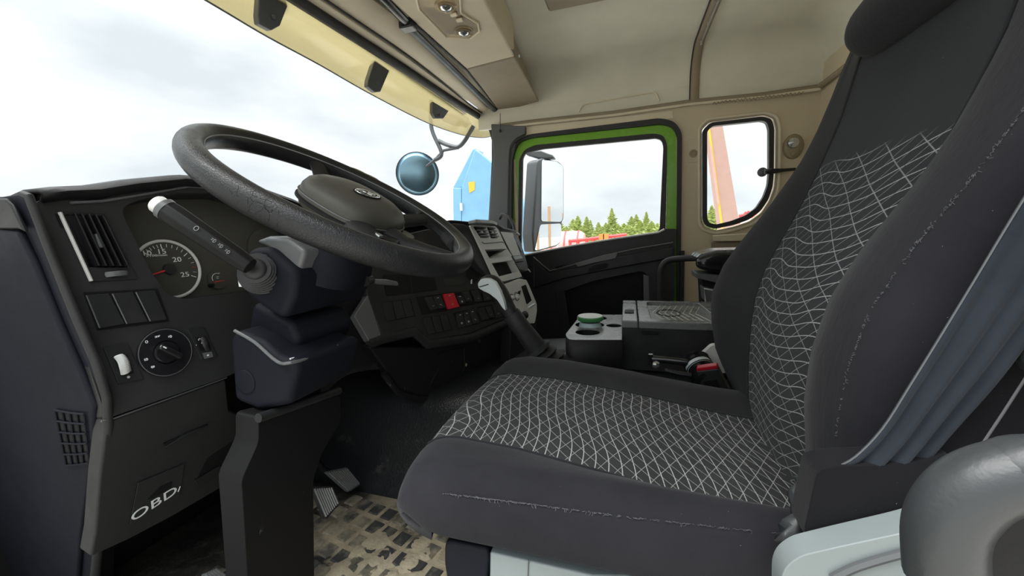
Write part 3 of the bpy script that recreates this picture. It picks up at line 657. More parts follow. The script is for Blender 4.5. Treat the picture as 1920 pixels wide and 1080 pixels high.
# tachometer
GO = -.050
gc = FA.hit(316, 505, GO)
gr_ = (FA.hit(374, 512, GO)-gc).length
def gp_(a, r, h=0): return gc+(FA.u*math.cos(a)+FA.v*math.sin(a))*r+FA.n*h
ta = ob('tachometer', lathe(gc, FA.n, [(0, 0), (gr_*.99, 0), (gr_*.99, .001), (0, .001)], 40), 'gauge_face', dash, smooth=True)
ob('gauge_ring', tube([gp_(k*math.pi/32, gr_*.99, .002) for k in range(64)], .0028, 8, closed=True), 'silver', ta, smooth=True, label='bright silver gauge ring')
def gang(px, py):
    q = FA.hit(px, py, GO)-gc; return math.atan2(q.dot(FA.v), q.dot(FA.u)), q.length
a10, _ = gang(257, 466); a15, _ = gang(301, 462); a20, _ = gang(342, 482); a25, _ = gang(361, 518)
angs = [(10, a10 if a10 > 0 else a10+2*math.pi), (15, a15), (20, a20), (25, a25)]
for (v0, t0), (v1, t1) in zip(angs, angs[1:]):
    for k in range(5 if v1 < 25 else 6):
        t = t0+(t1-t0)*k/5; big = k % 5 == 0
        ob('tick_mark', tube([gp_(t, gr_*(.72 if big else .77), .0016), gp_(t, gr_*.88, .0016)], .0008 if big else .0005, 4), 'redneedle' if (v1 == 25 and k in (3,)) else 'white_mark', ta)
for s_, a, b in (('10', 275, 475), ('15', 303, 472), ('20', 332, 487), ('25', 347, 515)): text(FA, s_, a, b, .013, 'white_mark', ta, GO+.0016, sx=1.2, name='numeral')
text(FA, 'x100/min', 294, 479, .0055, 'white_mark', ta, GO+.0016, sx=1.6)
ob('needle', tube([gp_(gang(286, 515)[0], gr_*.8, .004), gp_(0, 0, .004)], [.0009, .0018], 6), 'redneedle', ta)
ob('needle_cap', lathe(gc, FA.n, [(0, 0), (.011, .001), (.010, .006), (0, .007)], 20), 'darkwarm', ta, smooth=True)
gc2 = FA.hit(408, 524, GO)
fg = ob('fuel_gauge', lathe(gc2, FA.n, [(0, 0), (.020, 0), (.020, .001), (0, .001)], 24), 'gauge_face', dash, smooth=True)
mark([circ(1, 60, 200), [(-.2, .3), (.3, .3)], [(-.2, 0), (.2, 0)], [(.3, .9), (.6, 1)]], 408, 522, .011, par=fg, off=GO+.002, w=.0006)
ob('needle', tube([FA.hit(402, 529, GO+.004), FA.hit(420, 526, GO+.004)], .0008, 5), 'redneedle', fg)
ob('reset_button', lathe(FA.hit(393, 536, GO), FA.n, [(0, 0), (.004, 0), (.004, .01), (0, .011)], 12), 'deep', dash, smooth=True)
# speedometer right of it (half hidden by the column)
gc = FA.hit(505, 470, GO)
sp = ob('speedometer', lathe(gc, FA.n, [(0, 0), (gr_, 0), (gr_, .001), (0, .001)], 40), 'gauge_face', dash, smooth=True)
# lower knee panel
pA, pB = FA.hit(205, 785), FA.hit(425, 707)
FL = Fr(pA-V((.004, 0, .002)), (0, 1, 0), (.32, 0, 1))
low_px = [(199, 792), (424, 712), (430, 770), (482, 792), (440, 900), (330, 965), (246, 1010), (170, 1045), (178, 1000), (186, 900)]
kp = strip(FL, 'knee_panel', low_px, .03, 'darkwarm', dash, bevel=.004)
ob('panel_gap', tube([FL.hit(190, 790, .001), FL.hit(215, 784, .001), FL.hit(425, 708, .001)], .0013, 6), 'mid_grey', dash)
for q in ((384, 800, 310, 838),):
    ob('card_slot', tube([FL.hit(q[2], q[3], .001), FL.hit(345, 817, .003), FL.hit(q[0], q[1], .001)], [.002, .004, .002], 8), 'dark', kp, smooth=True)
    ob('slot_shadow', tube([FL.hit(306, 833, .001), FL.hit(388, 797, .001)], .0024, 6), 'deep', kp)
strip(FL, 'pocket', [(370, 897), (388, 860), (436, 828), (424, 880)], .002, 'deep', kp, off=.001, r=.004)
strip(FL, 'pocket_lip', [(366, 902), (412, 874), (424, 882), (372, 912)], .003, 'dark', kp, off=.004, bevel=.001)
oc_ = strip(FL, 'obd_cover', [(259, 906), (346, 870), (338, 932), (243, 984)], .002, 'darkwarm', kp, off=.003, bevel=.001)
strip(FL, 'finger_slot', [(275, 938), (300, 912), (324, 902), (321, 915), (285, 936)], .002, 'deep', kp, off=.0035, r=.003)
text(FL, 'OBD', 291, 944, .027, 'white_mark', kp, .0042, ang=math.radians(6), sx=1.25)
ob('clip', tube([FL.hit(338, 912, .004), FL.hit(334, 922, .004)], .0008, 5), 'white_mark', kp)
# body behind the knee panel
ob('lower_body', plate([FE.hit(*p)+V((-.07, .03, 0)) for p in [(60, 700), (190, 795), (178, 1000), (100, 1300)]], (0, .5, 0)), 'deep', dash)

# ------------------------------------------------------------------ dashboard, centre stack
FB = Fr((-.63, .95, -.2), (.43, .90, 0), (-.26, .125, 1))
cs_px = [(668, 470), (690, 455), (800, 430), (858, 420), (925, 516), (980, 590), (948, 598), (880, 626), (800, 640), (776, 615), (716, 630), (690, 560)]
ob('switch_panel', plate([FB.hit(*p) for p in cs_px], FB.n*-.05), 'dark', dash, bevel=.004)
ob('panel_side', plate([FB.hit(*p) for p in [(690, 552), (716, 630), (692, 640), (664, 592)]]+[], FB.n*-.03), 'mid_grey', dash, bevel=.003, label='lighter grey side facet')
lip = [FB.hit(*p, -.012) for p in [(690, 644), (716, 634), (776, 621), (801, 645), (880, 633), (950, 604), (985, 590)]]
ob('panel_lip', tube(lip, .016, 10), 'dark', dash, smooth=True)
def bay(q, par=dash, off=.001): return strip(FB, 'switch_bay', q, .003, 'deep', par, off=off)
strip(FB, 'storage_slot', [(717, 516), (812, 512), (820, 544), (724, 556)], .003, 'deep', dash, off=.001, r=.003)
ob('slot_divider', tube([FB.hit(770, 520, .002), FB.hit(773, 550, .002)], .0015, 5), 'dark', dash)
strip(FB, 'blank_plate', [(830, 523), (866, 518), (876, 531), (836, 537)], .003, 'darkwarm', dash, off=.002, bevel=.001)
cg = FB.hit(886, 514, .001)
cb = ob('lighter_socket', lathe(cg, FB.n, [(0, 0), (.026, 0), (.026, .003), (.021, .004), (.020, .001), (0, .001)], 24), 'deep', dash, smooth=True)
ob('socket_pin', tube([FB.hit(884, 532, .002), FB.hit(884, 524, .003)], .003, 6), 'light_grey', cb)
def swpx(cx_, cy_): return (690+cx_/7.1, 530+cy_/7.1)
def quad(l): return [swpx(*p) for p in l]
for grp in ([[(190, 265), (315, 250), (370, 485), (260, 515)], [(328, 250), (440, 238), (500, 460), (385, 480)], [(452, 236), (560, 220), (620, 440), (512, 458)]],
            [[(735, 470), (835, 455), (900, 665), (805, 690)], [(850, 452), (945, 440), (1005, 645), (915, 662)], [(960, 436), (1050, 425), (1110, 625), (1020, 642)]]):
    o_ = [grp[0][0], grp[2][1], grp[2][2], grp[0][3]]
    bay(quad([(o_[0][0]-8, o_[0][1]-6), (o_[1][0]+8, o_[1][1]-6), (o_[2][0]+8, o_[2][1]+6), (o_[3][0]-8, o_[3][1]+6)]))
    for q in grp: strip(FB, 'blank_switch', quad(q), .004, 'dark', dash, off=.004, bevel=.001)
bay(quad([(640, 190), (1370, 100), (1420, 290), (1080, 350), (1040, 380), (720, 430)]))
bay(quad([(1380, 95), (1640, 60), (1700, 250), (1430, 280)]))
bay(quad([(1130, 400), (1400, 345), (1500, 545), (1205, 605)]))
bay(quad([(1450, 325), (1780, 260), (1820, 460), (1520, 520)]))
sws = [([(760, 195), (858, 185), (940, 345), (845, 365)], 'dark', 'dim'), ([(868, 182), (970, 170), (1040, 330), (945, 345)], 'dark', 'on'),
       ([(1010, 150), (1145, 135), (1222, 320), (1075, 352)], 'red', 'tri'), ([(1180, 175), (1255, 160), (1310, 275), (1225, 290)], 'dark', 'ic'),
       ([(1262, 125), (1345, 112), (1390, 240), (1310, 255)], 'dark', 'dim'), ([(1385, 110), (1460, 98), (1535, 240), (1440, 255)], 'mid_grey', 'dim'),
       ([(1530, 110), (1600, 100), (1640, 230), (1560, 245)], 'dark', 'dim'),
       ([(1180, 410), (1268, 390), (1305, 585), (1215, 600)], 'dark', 'ic'), ([(1275, 388), (1345, 372), (1395, 560), (1312, 580)], 'dark', 'ic'), ([(1355, 365), (1410, 352), (1490, 530), (1405, 550)], 'dark', 'on'),
       ([(1475, 345), (1545, 330), (1620, 480), (1530, 500)], 'mid_grey', ''), ([(1560, 325), (1640, 305), (1690, 455), (1625, 470)], 'dark', 'dim'), ([(1660, 290), (1735, 270), (1790, 450), (1710, 470)], 'dark', 'dim')]
for q, mt, ic in sws:
    red = mt == 'red'
    s_ = strip(FB, 'rocker_switch', quad(q), .010, 'dark' if mt == 'mid_grey' else mt, dash, off=.014 if red else .009, r=.002, bevel=.002, label='red hazard light switch' if red else None)
    c_ = [sum(swpx(*p)[i] for p in q)/4 for i in (0, 1)]; t_ = [(q[0][0]+q[1][0])/2, (q[0][1]+q[1][1])/2]; b_ = [(q[2][0]+q[3][0])/2, (q[2][1]+q[3][1])/2]
    up = swpx(t_[0]*.85+b_[0]*.15, t_[1]*.85+b_[1]*.15); dn_ = swpx(t_[0]*.28+b_[0]*.72, t_[1]*.28+b_[1]*.72); oo = .0148 if red else .0098
    if ic in ('on', 'ic', 'tri'): mark([[(-1.3, 0), (1.3, 0)]], *up, .0025, fr=FB, off=oo, par=s_, w=.0007)
    if ic == 'tri': mark([[(-1, -.8), (1, -.8), (0, 1), (-1, -.8)]], *dn_, .0032, fr=FB, off=oo, par=s_, w=.0004, mat='pale_red')
    if ic == 'ic': mark([circ(1, 60, 300, 8), [(.6, -.6), (1.2, .2)], [(0, .2), (.8, .2)]], *dn_, .0026, fr=FB, off=oo, par=s_, w=.00045)
    if ic == 'on': mark([[(-1.6, .2), (.4, .2), (.4, -.6)], [(1, -1), (1.6, -1)]], *dn_, .0028, fr=FB, off=oo, par=s_, w=.00055)
    if ic == 'dim': mark([[(-1, .7), (-1, -.7)], [(1, .7), (1, -.7)], [(0, .5), (0, -.9)]], *dn_, .0022, fr=FB, off=oo, par=s_, w=.0004, mat='dim_mark')
# lower glovebox section
FC = Fr(FB.hit(800, 650, -.02), (.43, .90, 0), (.06, 0, 1))
lo_px = [(690, 650), (800, 652), (880, 640), (950, 610), (985, 604), (985, 640), (962, 680), (900, 722), (830, 744), (770, 745), (745, 730), (720, 690)]
lb = strip(FC, 'lower_panel', lo_px, .05, 'scuffed', dash, bevel=.006)
strip(FC, 'open_slot', [(886, 649), (941, 632), (944, 662), (888, 680)], .002, 'deep', lb, off=.001)
sr = [(820, 665), (832, 660), (870, 652), (872, 690), (860, 715), (812, 727), (806, 722), (822, 690)]
ob('scuffed_rim', tube([FC.hit(*p, .002) for p in sr], .0025, 6), 'scuffed', lb, smooth=True)
for p in ((873, 684), (941, 658)): ob('screw_cap', lathe(FC.hit(*p, .001), FC.n, [(0, 0), (.006, 0), (.005, .003), (0, .004)], 12), 'brown_cap', lb, smooth=True)
ob('panel_bottom', tube([FC.hit(*p, .0) for p in [(720, 700), (745, 735), (785, 748), (832, 746), (902, 723), (962, 684)]], .010, 8), 'scuffed', lb, smooth=True)
# silver centre console
FS = Fr((-.53, 1.20, 0), (.2, 1, 0), (-.24, .05, 1))
ob('bezel_band', plate([FS.hit(*p, .0) for p in [(846, 418), (868, 419), (884, 424), (928, 514), (924, 530), (896, 500)]], FS.n*-.05), 'dark', dash, bevel=.005)
def cr_p(a, b): return (860+a/4.906, 400+b/4.906)
def cq(l): return [cr_p(*p) for p in l]
up_o = cq([(105, 112), (140, 104), (335, 118), (365, 150), (420, 275), (495, 420), (580, 570), (578, 600), (420, 640), (318, 575), (240, 400)])
ho = [cq([(130, 118), (230, 125), (282, 228), (200, 226)]), cq([(258, 124), (318, 128), (364, 230), (298, 230)]), cq([(240, 334), (448, 326), (492, 392), (286, 418)]), cq([(303, 458), (505, 430), (550, 535), (372, 580)])]
sc = ob('centre_console', plate(rc([FS.hit(*p, .006) for p in up_o], .004, 3), FS.n*-.03, [rc([FS.hit(*p, .006) for p in h_], .003, 3) for h_ in ho]), 'silver', dash, bevel=.003, label='silver grey centre stack trim')
strip(FS, 'console_back', cq([(90, 100), (350, 100), (600, 600), (400, 640)]), .01, 'deep', dash, off=-.026)
for h_ in ho[:2]:
    for k in range(4):
        t = (k+.6)/4.2; a = (h_[0][0]*(1-t)+h_[3][0]*t, h_[0][1]*(1-t)+h_[3][1]*t); b = (h_[1][0]*(1-t)+h_[2][0]*t, h_[1][1]*(1-t)+h_[2][1]*t)
        A, B = FS.hit(*a, 0), FS.hit(*b, 0); ax = (B-A).normalized(); ob('vane', box((A+B)/2, ((B-A).length, .004, .014), (ax, FS.n.cross(ax), FS.n)), 'mid_grey' if k else 'dark', sc)
    c_ = FS.hit(sum(p[0] for p in h_)/4, sum(p[1] for p in h_)/4, .004); ob('vent_knob', box(c_, (.012, .008, .008), (FS.u, FS.v, FS.n)), 'silver', sc, bevel=.002)
ob('trim_line', tube([FS.hit(*cr_p(*p), .008) for p in [(215, 262), (235, 278), (400, 262), (412, 270)]], .0015, 6), 'mid_grey', sc)
strip(FS, 'black_band', cq([(410, 622), (580, 578), (582, 598), (420, 648)]), .02, 'gloss_black', dash, off=.010, bevel=.003)
lo_o = cq([(420, 655), (560, 600), (625, 612), (660, 690), (718, 830), (722, 900), (700, 1010), (620, 1010), (540, 880), (470, 760)])
s2 = ob('heater_panel', plate(rc([FS.hit(*p, .022) for p in lo_o], .006, 3), FS.n*-.05), 'silver', dash, bevel=.005, label='silver grey lower heater panel')
strip(FS, 'display_slot', cq([(577, 672), (618, 655), (672, 800), (628, 838)]), .002, 'gloss_black', s2, off=.0235, r=.002)
for a, b, r_ in ((534, 765, .0155), (490, 772, .012)):
    k_ = FS.hit(*cr_p(a, b), .023); ob('knob_ring', tube([k_+(FS.u*math.cos(t*math.pi/10)+FS.v*math.sin(t*math.pi/10))*r_ for t in range(20)], .0012, 6, closed=True), 'deep', s2, smooth=True)
    ob('heater_knob', lathe(k_, FS.n, [(0, 0), (r_*.6, 0), (r_*.5, .01), (0, .011)], 16), 'silver', s2, smooth=True)
ob('arrow_mark', plate([FS.hit(*cr_p(*p), .0235) for p in [(545, 720), (572, 706), (566, 752), (552, 780)]], FS.n*-.001), 'deep', s2)
ob('slot_lip', tube([FS.hit(*cr_p(642, 868), .025), FS.hit(*cr_p(696, 834), .025)], .004, 8), 'light_grey', s2, smooth=True)
ob('panel_joint', tube([FS.hit(*cr_p(640, 966), .023), FS.hit(*cr_p(700, 920), .023)], .0015, 6), 'light_grey', s2)
ob('console_flank', plate([FS.hit(*p, .015) for p in [(958, 590), (1007, 578), (1006, 640), (985, 680), (955, 700)]], FS.n*-.04), 'scuffed', dash, bevel=.004)
# passenger-side end of the dash, beyond the centre stack
FR = Fr((-.50, 1.72, 0), (.25, 1, 0), (-.2, 0, 1))
p_o = cq([(375, 165), (520, 178), (560, 240), (605, 370), (640, 500), (620, 530), (560, 520), (440, 300)])
ps = ob('passenger_fascia', plate(rc([FR.hit(*p) for p in p_o], .01, 3), FR.n*-.2), 'mid_grey', dash, bevel=.006, label='grey fascia on the passenger side')
strip(FR, 'fascia_label', cq([(385, 170), (500, 182), (572, 385), (500, 392), (440, 290)]), .002, 'silver', ps, off=.002, bevel=.0008)
strip(FR, 'fascia_slot', cq([(505, 210), (528, 218), (592, 350), (575, 350)]), .002, 'gloss_black', ps, off=.0028)
ob('fascia_line', tube([FR.hit(*cr_p(530, 448), .002), FR.hit(*cr_p(598, 440), .002)], .0015, 5), 'deep', ps)
ob('fascia_step', plate([FR.hit(*cr_p(*p), .003) for p in [(500, 396), (576, 388), (592, 412), (520, 428)]], FR.n*-.002), 'light_grey', ps)
ob('hook_tab', tube([PY(978, 508, 1.9), PY(990, 505, 1.88), PY(994, 509, 1.86)], .006, 8, flat=.5), 'silver', dash, smooth=True)
# long dash top slab to the right and dash underbody
tp = [PX(640, 440, -.80), PY(846, 415, 1.45), PY(880, 418, 1.5), PY(930, 420, 1.62), PY(945, 428, 1.75), PY(968, 434, 1.9), PY(975, 440, 2.15)]
back = [V((-1.2, p.y, .0)) for p in tp]
ob('dash_top', loft([[a, a.lerp(b, .5)+V((0, 0, .015)), b] for a, b in zip(tp, back)], caps=False, closed=False), 'dark', dash, smooth=True, solid=.01)
ob('top_tray', plate([PZ(a, b, .045) for a, b in [(878, 414), (892, 411), (925, 413), (932, 417), (905, 419)]], (0, 0, -.012)), 'mid_grey', dash, bevel=.003)
ob('inner_body', plate([V((-.80, .70, -.35)), V((-.66, 1.0, -.35)), V((-.56, 1.3, -.35)), V((-.52, 1.68, -.35)), V((-.70, 2.12, -.35)), V((-1.2, 2.12, -.35)), V((-1.2, .7, -.35))], (0, 0, .30)), 'deep', dash)
ob('under_body', plate([V((-.98, .40, -.52)), V((-.98, 1.0, -.52)), V((-.78, 1.15, -.52)), V((-.66, 1.9, -.52)), V((-1.2, 2.1, -.52)), V((-1.2, .4, -.52))], (0, 0, .25)), 'deep', dash)
ob('grab_horn', tube(cat([PY(937, 410, 2.12), PY(942, 402, 2.10), PY(952, 405, 2.08), PY(962, 420, 2.06), PY(966, 440, 2.04)], 5), .009, 8), 'rubber', dash, smooth=True)

# ------------------------------------------------------------------ steering column + wheel
WC, WN = V((-.493, .614, .069)), V((.515, .022, .857)).normalized()
WU = V((0, 0, 1)).cross(WN).normalized(); WM = WN.cross(WU)
class WF(Fr):
    def __init__(s): s.o, s.u, s.v, s.n = WC, WU, WM, WN
FWh = WF()
def wp(a, b, c=0): return WC+WU*a+WM*b+WN*c
col = thing('steering_column', 'blue-black plastic steering column shroud below the wheel', 'steering column', V((-.62, .61, -.7)))
def prism2(name, pxs, y1, y2, mat, par, bevel=.01, sh=0.0, seg=3):
    a = [PY(x, y, y1) for x, y in pxs]; c = sum(a, V())/len(a)
    b = [V((c.x+(p.x-c.x)*(1-sh), y2, c.z+(p.z-c.z)*(1-sh))) for p in a]
    return ob(name, loft([a, b]), mat, par, bevel=bevel, seg=seg)
# upper shroud: XZ profile carried across the column
up_prof = [(462, 466), (500, 462), (556, 512), (548, 560), (530, 602), (500, 585), (458, 556), (448, 510)]
prism2('upper_shroud', up_prof, .505, .715, 'blueblack', col, bevel=.014, seg=4)
prism2('shroud_top', [(474, 452), (500, 443), (540, 446), (572, 470), (560, 512), (502, 466)], .52, .70, 'mid_grey', col, bevel=.008)
ob('collar', lathe(wp(0, 0, -.145), WN, [(0, 0), (.075, 0), (.072, .04), (.062, .07), (.052, .085), (.05, .11), (0, .11)], 32), 'blueblack', col, smooth=True)
prism2('lower_shroud', [(472, 566), (498, 580), (545, 604), (560, 640), (548, 672), (500, 650), (462, 622)], .53, .675, 'blueblack', col, bevel=.012, seg=4)
rim = [PY(436, 618, .49), PY(478, 642, .49), PY(520, 678, .50), PY(548, 690, .50)]
prism2('tilt_boot', [(436, 618), (486, 640), (524, 672), (556, 676), (555, 700), (540, 762), (482, 772), (436, 752), (428, 640)], .485, .645, 'blueblack', col, bevel=.014, seg=4)
ob('shroud_button', lathe(PY(459, 716, .484), (0, -1, 0), [(0, 0), (.022, 0), (.021, .001), (.019, .0012), (0, .0012)], 24), 'blueblack', col, smooth=True)
ob('worn_edge', tube([PX(544, 673, -.535), PX(566, 668, -.535)], .0015, 6), 'white_mark', col)
ob('edge_bead', tube(cat([PY(440, 620, .483), PY(478, 642, .483), PY(520, 678, .483), PX(545, 680, -.525), PX(590, 668, -.525), PX(633, 648, -.525)], 4), .0028, 8), 'mid_grey', col, smooth=True)
FLG = Fr((-.60, .6, -.4), (0, 1, 0), (.10, 0, 1))
leg = thing('column_cover', 'tall black footwell cover standing below the steering column', 'cover', V((-.68, .6, ZF)))
ob('cover_body', plate(rc([FLG.hit(*p) for p in [(484, 782), (560, 762), (638, 740), (640, 790), (604, 850), (588, 900), (590, 1085), (470, 1180), (452, 900), (484, 830)]], .01, 3), FLG.n*-.05), 'scuffed', leg, bevel=.006)
ob('cover_ledge', tube([FLG.hit(484, 784, .0), FLG.hit(560, 758, .0), FLG.hit(636, 732, .0)], .008, 10), 'dark', leg, smooth=True)
0 and ob('cover_mount', tube([FLG.hit(446, 792, -.02), FLG.hit(482, 784, -.02)], .014, 10), 'dark', leg, smooth=True)

# stalk left
stk = thing('indicator_stalk', 'black multi-function stalk with white symbols left of the column', 'lever', PY(478, 505, .52))
s0, s1 = PY(470, 500, .462), PY(308, 391, .42)
sa = (s1-s0).normalized(); sl = (s1-s0).length
upv = (V((0, 0, 1))-sa*sa.z).normalized()
ob('stalk_arm', tube([s0, s0+sa*.02, s0+sa*(sl*.5), s0+sa*(sl-.02), s0+sa*(sl-.004)], [.0135, .0155, .0165, .0175, .0165], 8, up=tuple(upv)), 'stalk_black', stk, bevel=.002)
ob('end_collar', lathe(s0+sa*(sl-.006), sa, [(0, 0), (.0165, 0), (.0165, .007), (.0145, .009), (0, .009)], 24), 'mid_grey', stk, smooth=True)
ob('end_button', lathe(s0+sa*(sl+.003), sa, [(0, 0), (.0135, 0), (.0135, .008), (.0115, .011), (0, .012)], 24), 'silver', stk, smooth=True)
vw = -(s0+s1).normalized(); sd_ = (vw-sa*vw.dot(sa)).normalized()
class SF(Fr):
    def __init__(s): s.o = s0+sd_*.0168; s.u = -sa; s.n = sd_; s.v = s.n.cross(s.u)
FSK = SF()
mark([circ(1, e=.8)], 368, 428, .0035, fr=FSK, par=stk, off=.0006, w=.0005, mat='dim_mark')
for p in ((401, 451), (414, 461), (427, 472)): mark([circ(1, -90, 90), [(0, 1), (0, -1)], [(-.5, .6), (-1.6, .6)], [(-.5, -.2), (-1.6, -.2)]], *p, .0026, fr=FSK, par=stk, off=.0006, w=.0004, mat='dim_mark')
bo = PY(491, 512, .507); ba = (s0-bo).normalized()
bp = []
for i in range(7): bp += [(.036-.0022*i, .0058*i), (.036-.0022*i, .0058*i+.003), (.029-.002*i, .0058*i+.004), (.029-.002*i, .0058*i+.0056)]
ob('gaiter', lathe(bo-ba*.002, ba, [(0, 0)]+bp+[(.012, .044), (0, .044)], 24), 'rubber', stk, smooth=True, ang=80)
ob('white_tab', box(PY(453, 531, .50), (.008, .006, .012)), 'white_mark', stk, bevel=.001)
# stalk right
st2 = thing('wiper_stalk', 'short grey lever sticking out right of the steering column', 'lever', PY(695, 530, .72))
ob('lever_arm', tube([PY(690, 526, .70), PY(704, 528, .73), PY(724, 529, .77), PY(744, 532, .80)], [.006, .007, .008, .006], 10, flat=.7), 'mid_grey', st2, smooth=True)
ob('lever_root', lathe(PY(690, 526, .70), (0, 1, 0), [(0, -.01), (.012, -.01), (.009, .012), (0, .012)], 12), 'dark', st2, smooth=True)

sw = thing('steering_wheel', 'large black leather steering wheel, worn and cracked, with padded hub', 'steering wheel', WC)
R_ = .23; rm = []
N = 96; vs = []; fs = []; sg = 20
for i in range(N):
    t = 2*math.pi*i/N; rd = WU*math.cos(t)+WM*math.sin(t)
    for k in range(sg):
        a = 2*math.pi*k/sg; rr = .0205
        vs.append(WC+rd*(R_+math.cos(a)*rr*.88)+WN*(math.sin(a)*rr))
for i in range(N):
    for k in range(sg): fs.append((i*sg+k, i*sg+(k+1) % sg, ((i+1) % N)*sg+(k+1) % sg, ((i+1) % N)*sg+k))
ob('rim', (vs, fs), 'leather', sw, smooth=True, ang=80)
def rimp(t, rad, h): return WC+(WU*math.cos(t)+WM*math.sin(t))*rad+WN*h
for a0, a1 in ((150, 186), (-50, -8)):
    g = ob('grip_pad', tube([rimp(math.radians(a0+(a1-a0)*i/20), R_-.012, -.004) for i in range(21)], .0125, 10), 'rubber', sw, smooth=True)
    rb = []
    for i in range(44):
        t = math.radians(a0+2+(a1-a0-4)*i/43); rb.append(tube([rimp(t, R_-.014, .0095), rimp(t, R_-.0245, .002), rimp(t, R_-.0245, -.008), rimp(t, R_-.020, -.014)], .0013, 4))
    o_ = ob('grip_ribs', join(*rb), 'leather', g); o_['kind'] = 'stuff'
# rim stitching welt on the inside edge
ob('rim_seam', tube([rimp(math.radians(i*5), R_-.0150, .0105) for i in range(72)], .0011, 5, closed=True), 'dim_mark', sw, smooth=True)
# worn beige patch lies on the far rim
fa = math.atan2((FWh.hit(683, 329, .02)-WC).dot(WM), (FWh.hit(683, 329, .02)-WC).dot(WU))
ob('worn_patch', tube([rimp(fa+math.radians(k), R_+.008, .0175) for k in (-9, -6, -3, 0, 3, 6, 9)], [.002, .0055, .006, .005, .006, .0055, .002], 8, flat=.6, up=tuple(WN)), 'beige_dark', sw, smooth=True, label='patch worn down to tan')
# hub pad: superellipse dome
def hubring(a, b, h, n=40, e=2.6, cb=0.0, skew=0):
    o_ = []
    for i in range(n):
        t = 2*math.pi*i/n; c_, s_ = math.cos(t), math.sin(t)
        x = a*math.copysign(abs(c_)**(2/e), c_); y = b*math.copysign(abs(s_)**(2/e), s_)
        if y < 0: x *= 1-skew*abs(y)/b
        o_.append(wp(x*.80+.018, (y+cb)*.92, h-.003))
    return o_
HS = 1
hub = [hubring(.085, .07, -.045, cb=-.005), hubring(.108, .088, -.03, cb=-.005), hubring(.116, .094, -.012, cb=-.005), hubring(.114, .092, .003, cb=-.005), hubring(.105, .084, .015, cb=-.003), hubring(.085, .068, .0235, cb=0), hubring(.05, .042, .0275, cb=0), hubring(.02, .016, .0285, cb=0)]
ob('hub_pad', loft(hub), 'hub', sw, smooth=True, ang=80)
ob('hub_groove', loft([hubring(.1145, .0925, -.014, cb=-.005), hubring(.119, .097, -.016, cb=-.005), hubring(.119, .097, -.020, cb=-.005), hubring(.1145, .0925, -.022, cb=-.005)], caps=False), 'deep', sw, smooth=True)
for t, wd in ((57, .050), (-14, .050), (238, .044), (282, .044)):
    a = math.radians(t); rd = (WU*math.cos(a)+WM*math.sin(a)); td = WN.cross(rd)
    rg = []
    for s_, w_, h_, th_ in ((.085, wd*1.35, -.020, .016), (.12, wd, -.022, .013), (.16, wd*.75, -.014, .011), (.195, wd*.7, -.006, .010), (.222, wd*.8, 0, .009)):
        c_ = WC+rd*s_+WN*h_; rg.append([c_+td*(w_/2*math.cos(q))+WN*(th_*math.sin(q)) for q in [k*math.pi/8 for k in range(16)]])
    ob('spoke', loft(rg), 'dark', sw, smooth=True, ang=80)
ob('pad_trim', tube(hubring(.1165, .0945, -.008, cb=-.005), .0014, 6, closed=True), 'mid_grey', sw, smooth=True)
# switch pod between spokes
ob('spoke_pod', loft([hubring(.085, .028, -.040, cb=-.105), hubring(.09, .032, -.022, cb=-.105), hubring(.08, .026, -.012, cb=-.102)]), 'gloss_black', sw, smooth=True)
ob('pod_key', lathe(wp(-.045, -.105, -.012), WN, [(0, 0), (.008, 0), (.007, .003), (0, .004)], 12), 'chrome', sw, smooth=True)
# oval emblem
def ell(a, b, h, n=32): return [wp(.014+a*1.15*math.cos(2*math.pi*i/n), -.020+b*1.15*math.sin(2*math.pi*i/n), h) for i in range(n)]
em = ob('emblem', plate(ell(.030, .0165, .0252), WN*.0012), 'deep', sw, label='oval chromed emblem')
ob('emblem_ring', tube(ell(.0265, .0135, .0268), .0011, 6, closed=True), 'chrome', em, smooth=True)
ob('emblem_ring', tube(ell(.0235, .0108, .0266), .0006, 6, closed=True), 'chrome', em, smooth=True)
def ep(a, b): return wp(.014+a*1.15, -.020+b*1.15, .0270)
for l in ([(-.017, -.005), (-.014, .006), (-.006, .0065), (.002, -.006), (.006, -.006)], [(-.008, -.006), (.000, .006), (.008, .0065), (.014, -.004)], [(.008, -.006), (.016, .003), (.019, -.002)], [(-.02, .0), (-.012, -.007), (-.003, -.008)]):
    ob('emblem_stroke', tube([ep(*p) for p in l], .0011, 5), 'chrome', em, smooth=True)

# ------------------------------------------------------------------ floor, tunnel, pedals
tun = []
for x, zt, yb in ((-1.15, -.40, .98), (-.95, -.42, .96), (-.75, -.46, .95), (-.55, -.455, .93), (-.40, -.43, .92), (-.2, -.41, .92), (.1, -.41, .92), (.8, -.41, .92)):
    pr = [(yb-.05, ZF), (yb-.02, ZF+.02), (yb, ZF+.08), (yb+.02, -.56), (yb+.045, -.50), (yb+.09, zt-.012), (yb+.16, zt), (yb+.4, zt+.004), (yb+.62, zt), (yb+.70, zt-.03), (yb+.74, ZF)]
    tun.append([V((x, y, z)) for y, z in pr])
ob_ = ob('engine_tunnel', loft(tun, caps=False, closed=False), 'tunnel_rubber', sub=2); tag(ob_, 'black pebbled rubber hump of the engine tunnel between the seats', 'engine tunnel')
mat_ = thing('floor_mat', 'black rubber floor mat with diamond tread full of dried mud', 'floor mat', V((-.6, .7, ZF)))
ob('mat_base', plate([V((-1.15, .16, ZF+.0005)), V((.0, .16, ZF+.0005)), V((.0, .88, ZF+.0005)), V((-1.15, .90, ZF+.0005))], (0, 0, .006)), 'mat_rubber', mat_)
lugm = None
ang_ = math.radians(80); ux = V((math.cos(ang_), math.sin(ang_), 0)); uy = V((-math.sin(ang_), math.cos(ang_), 0))
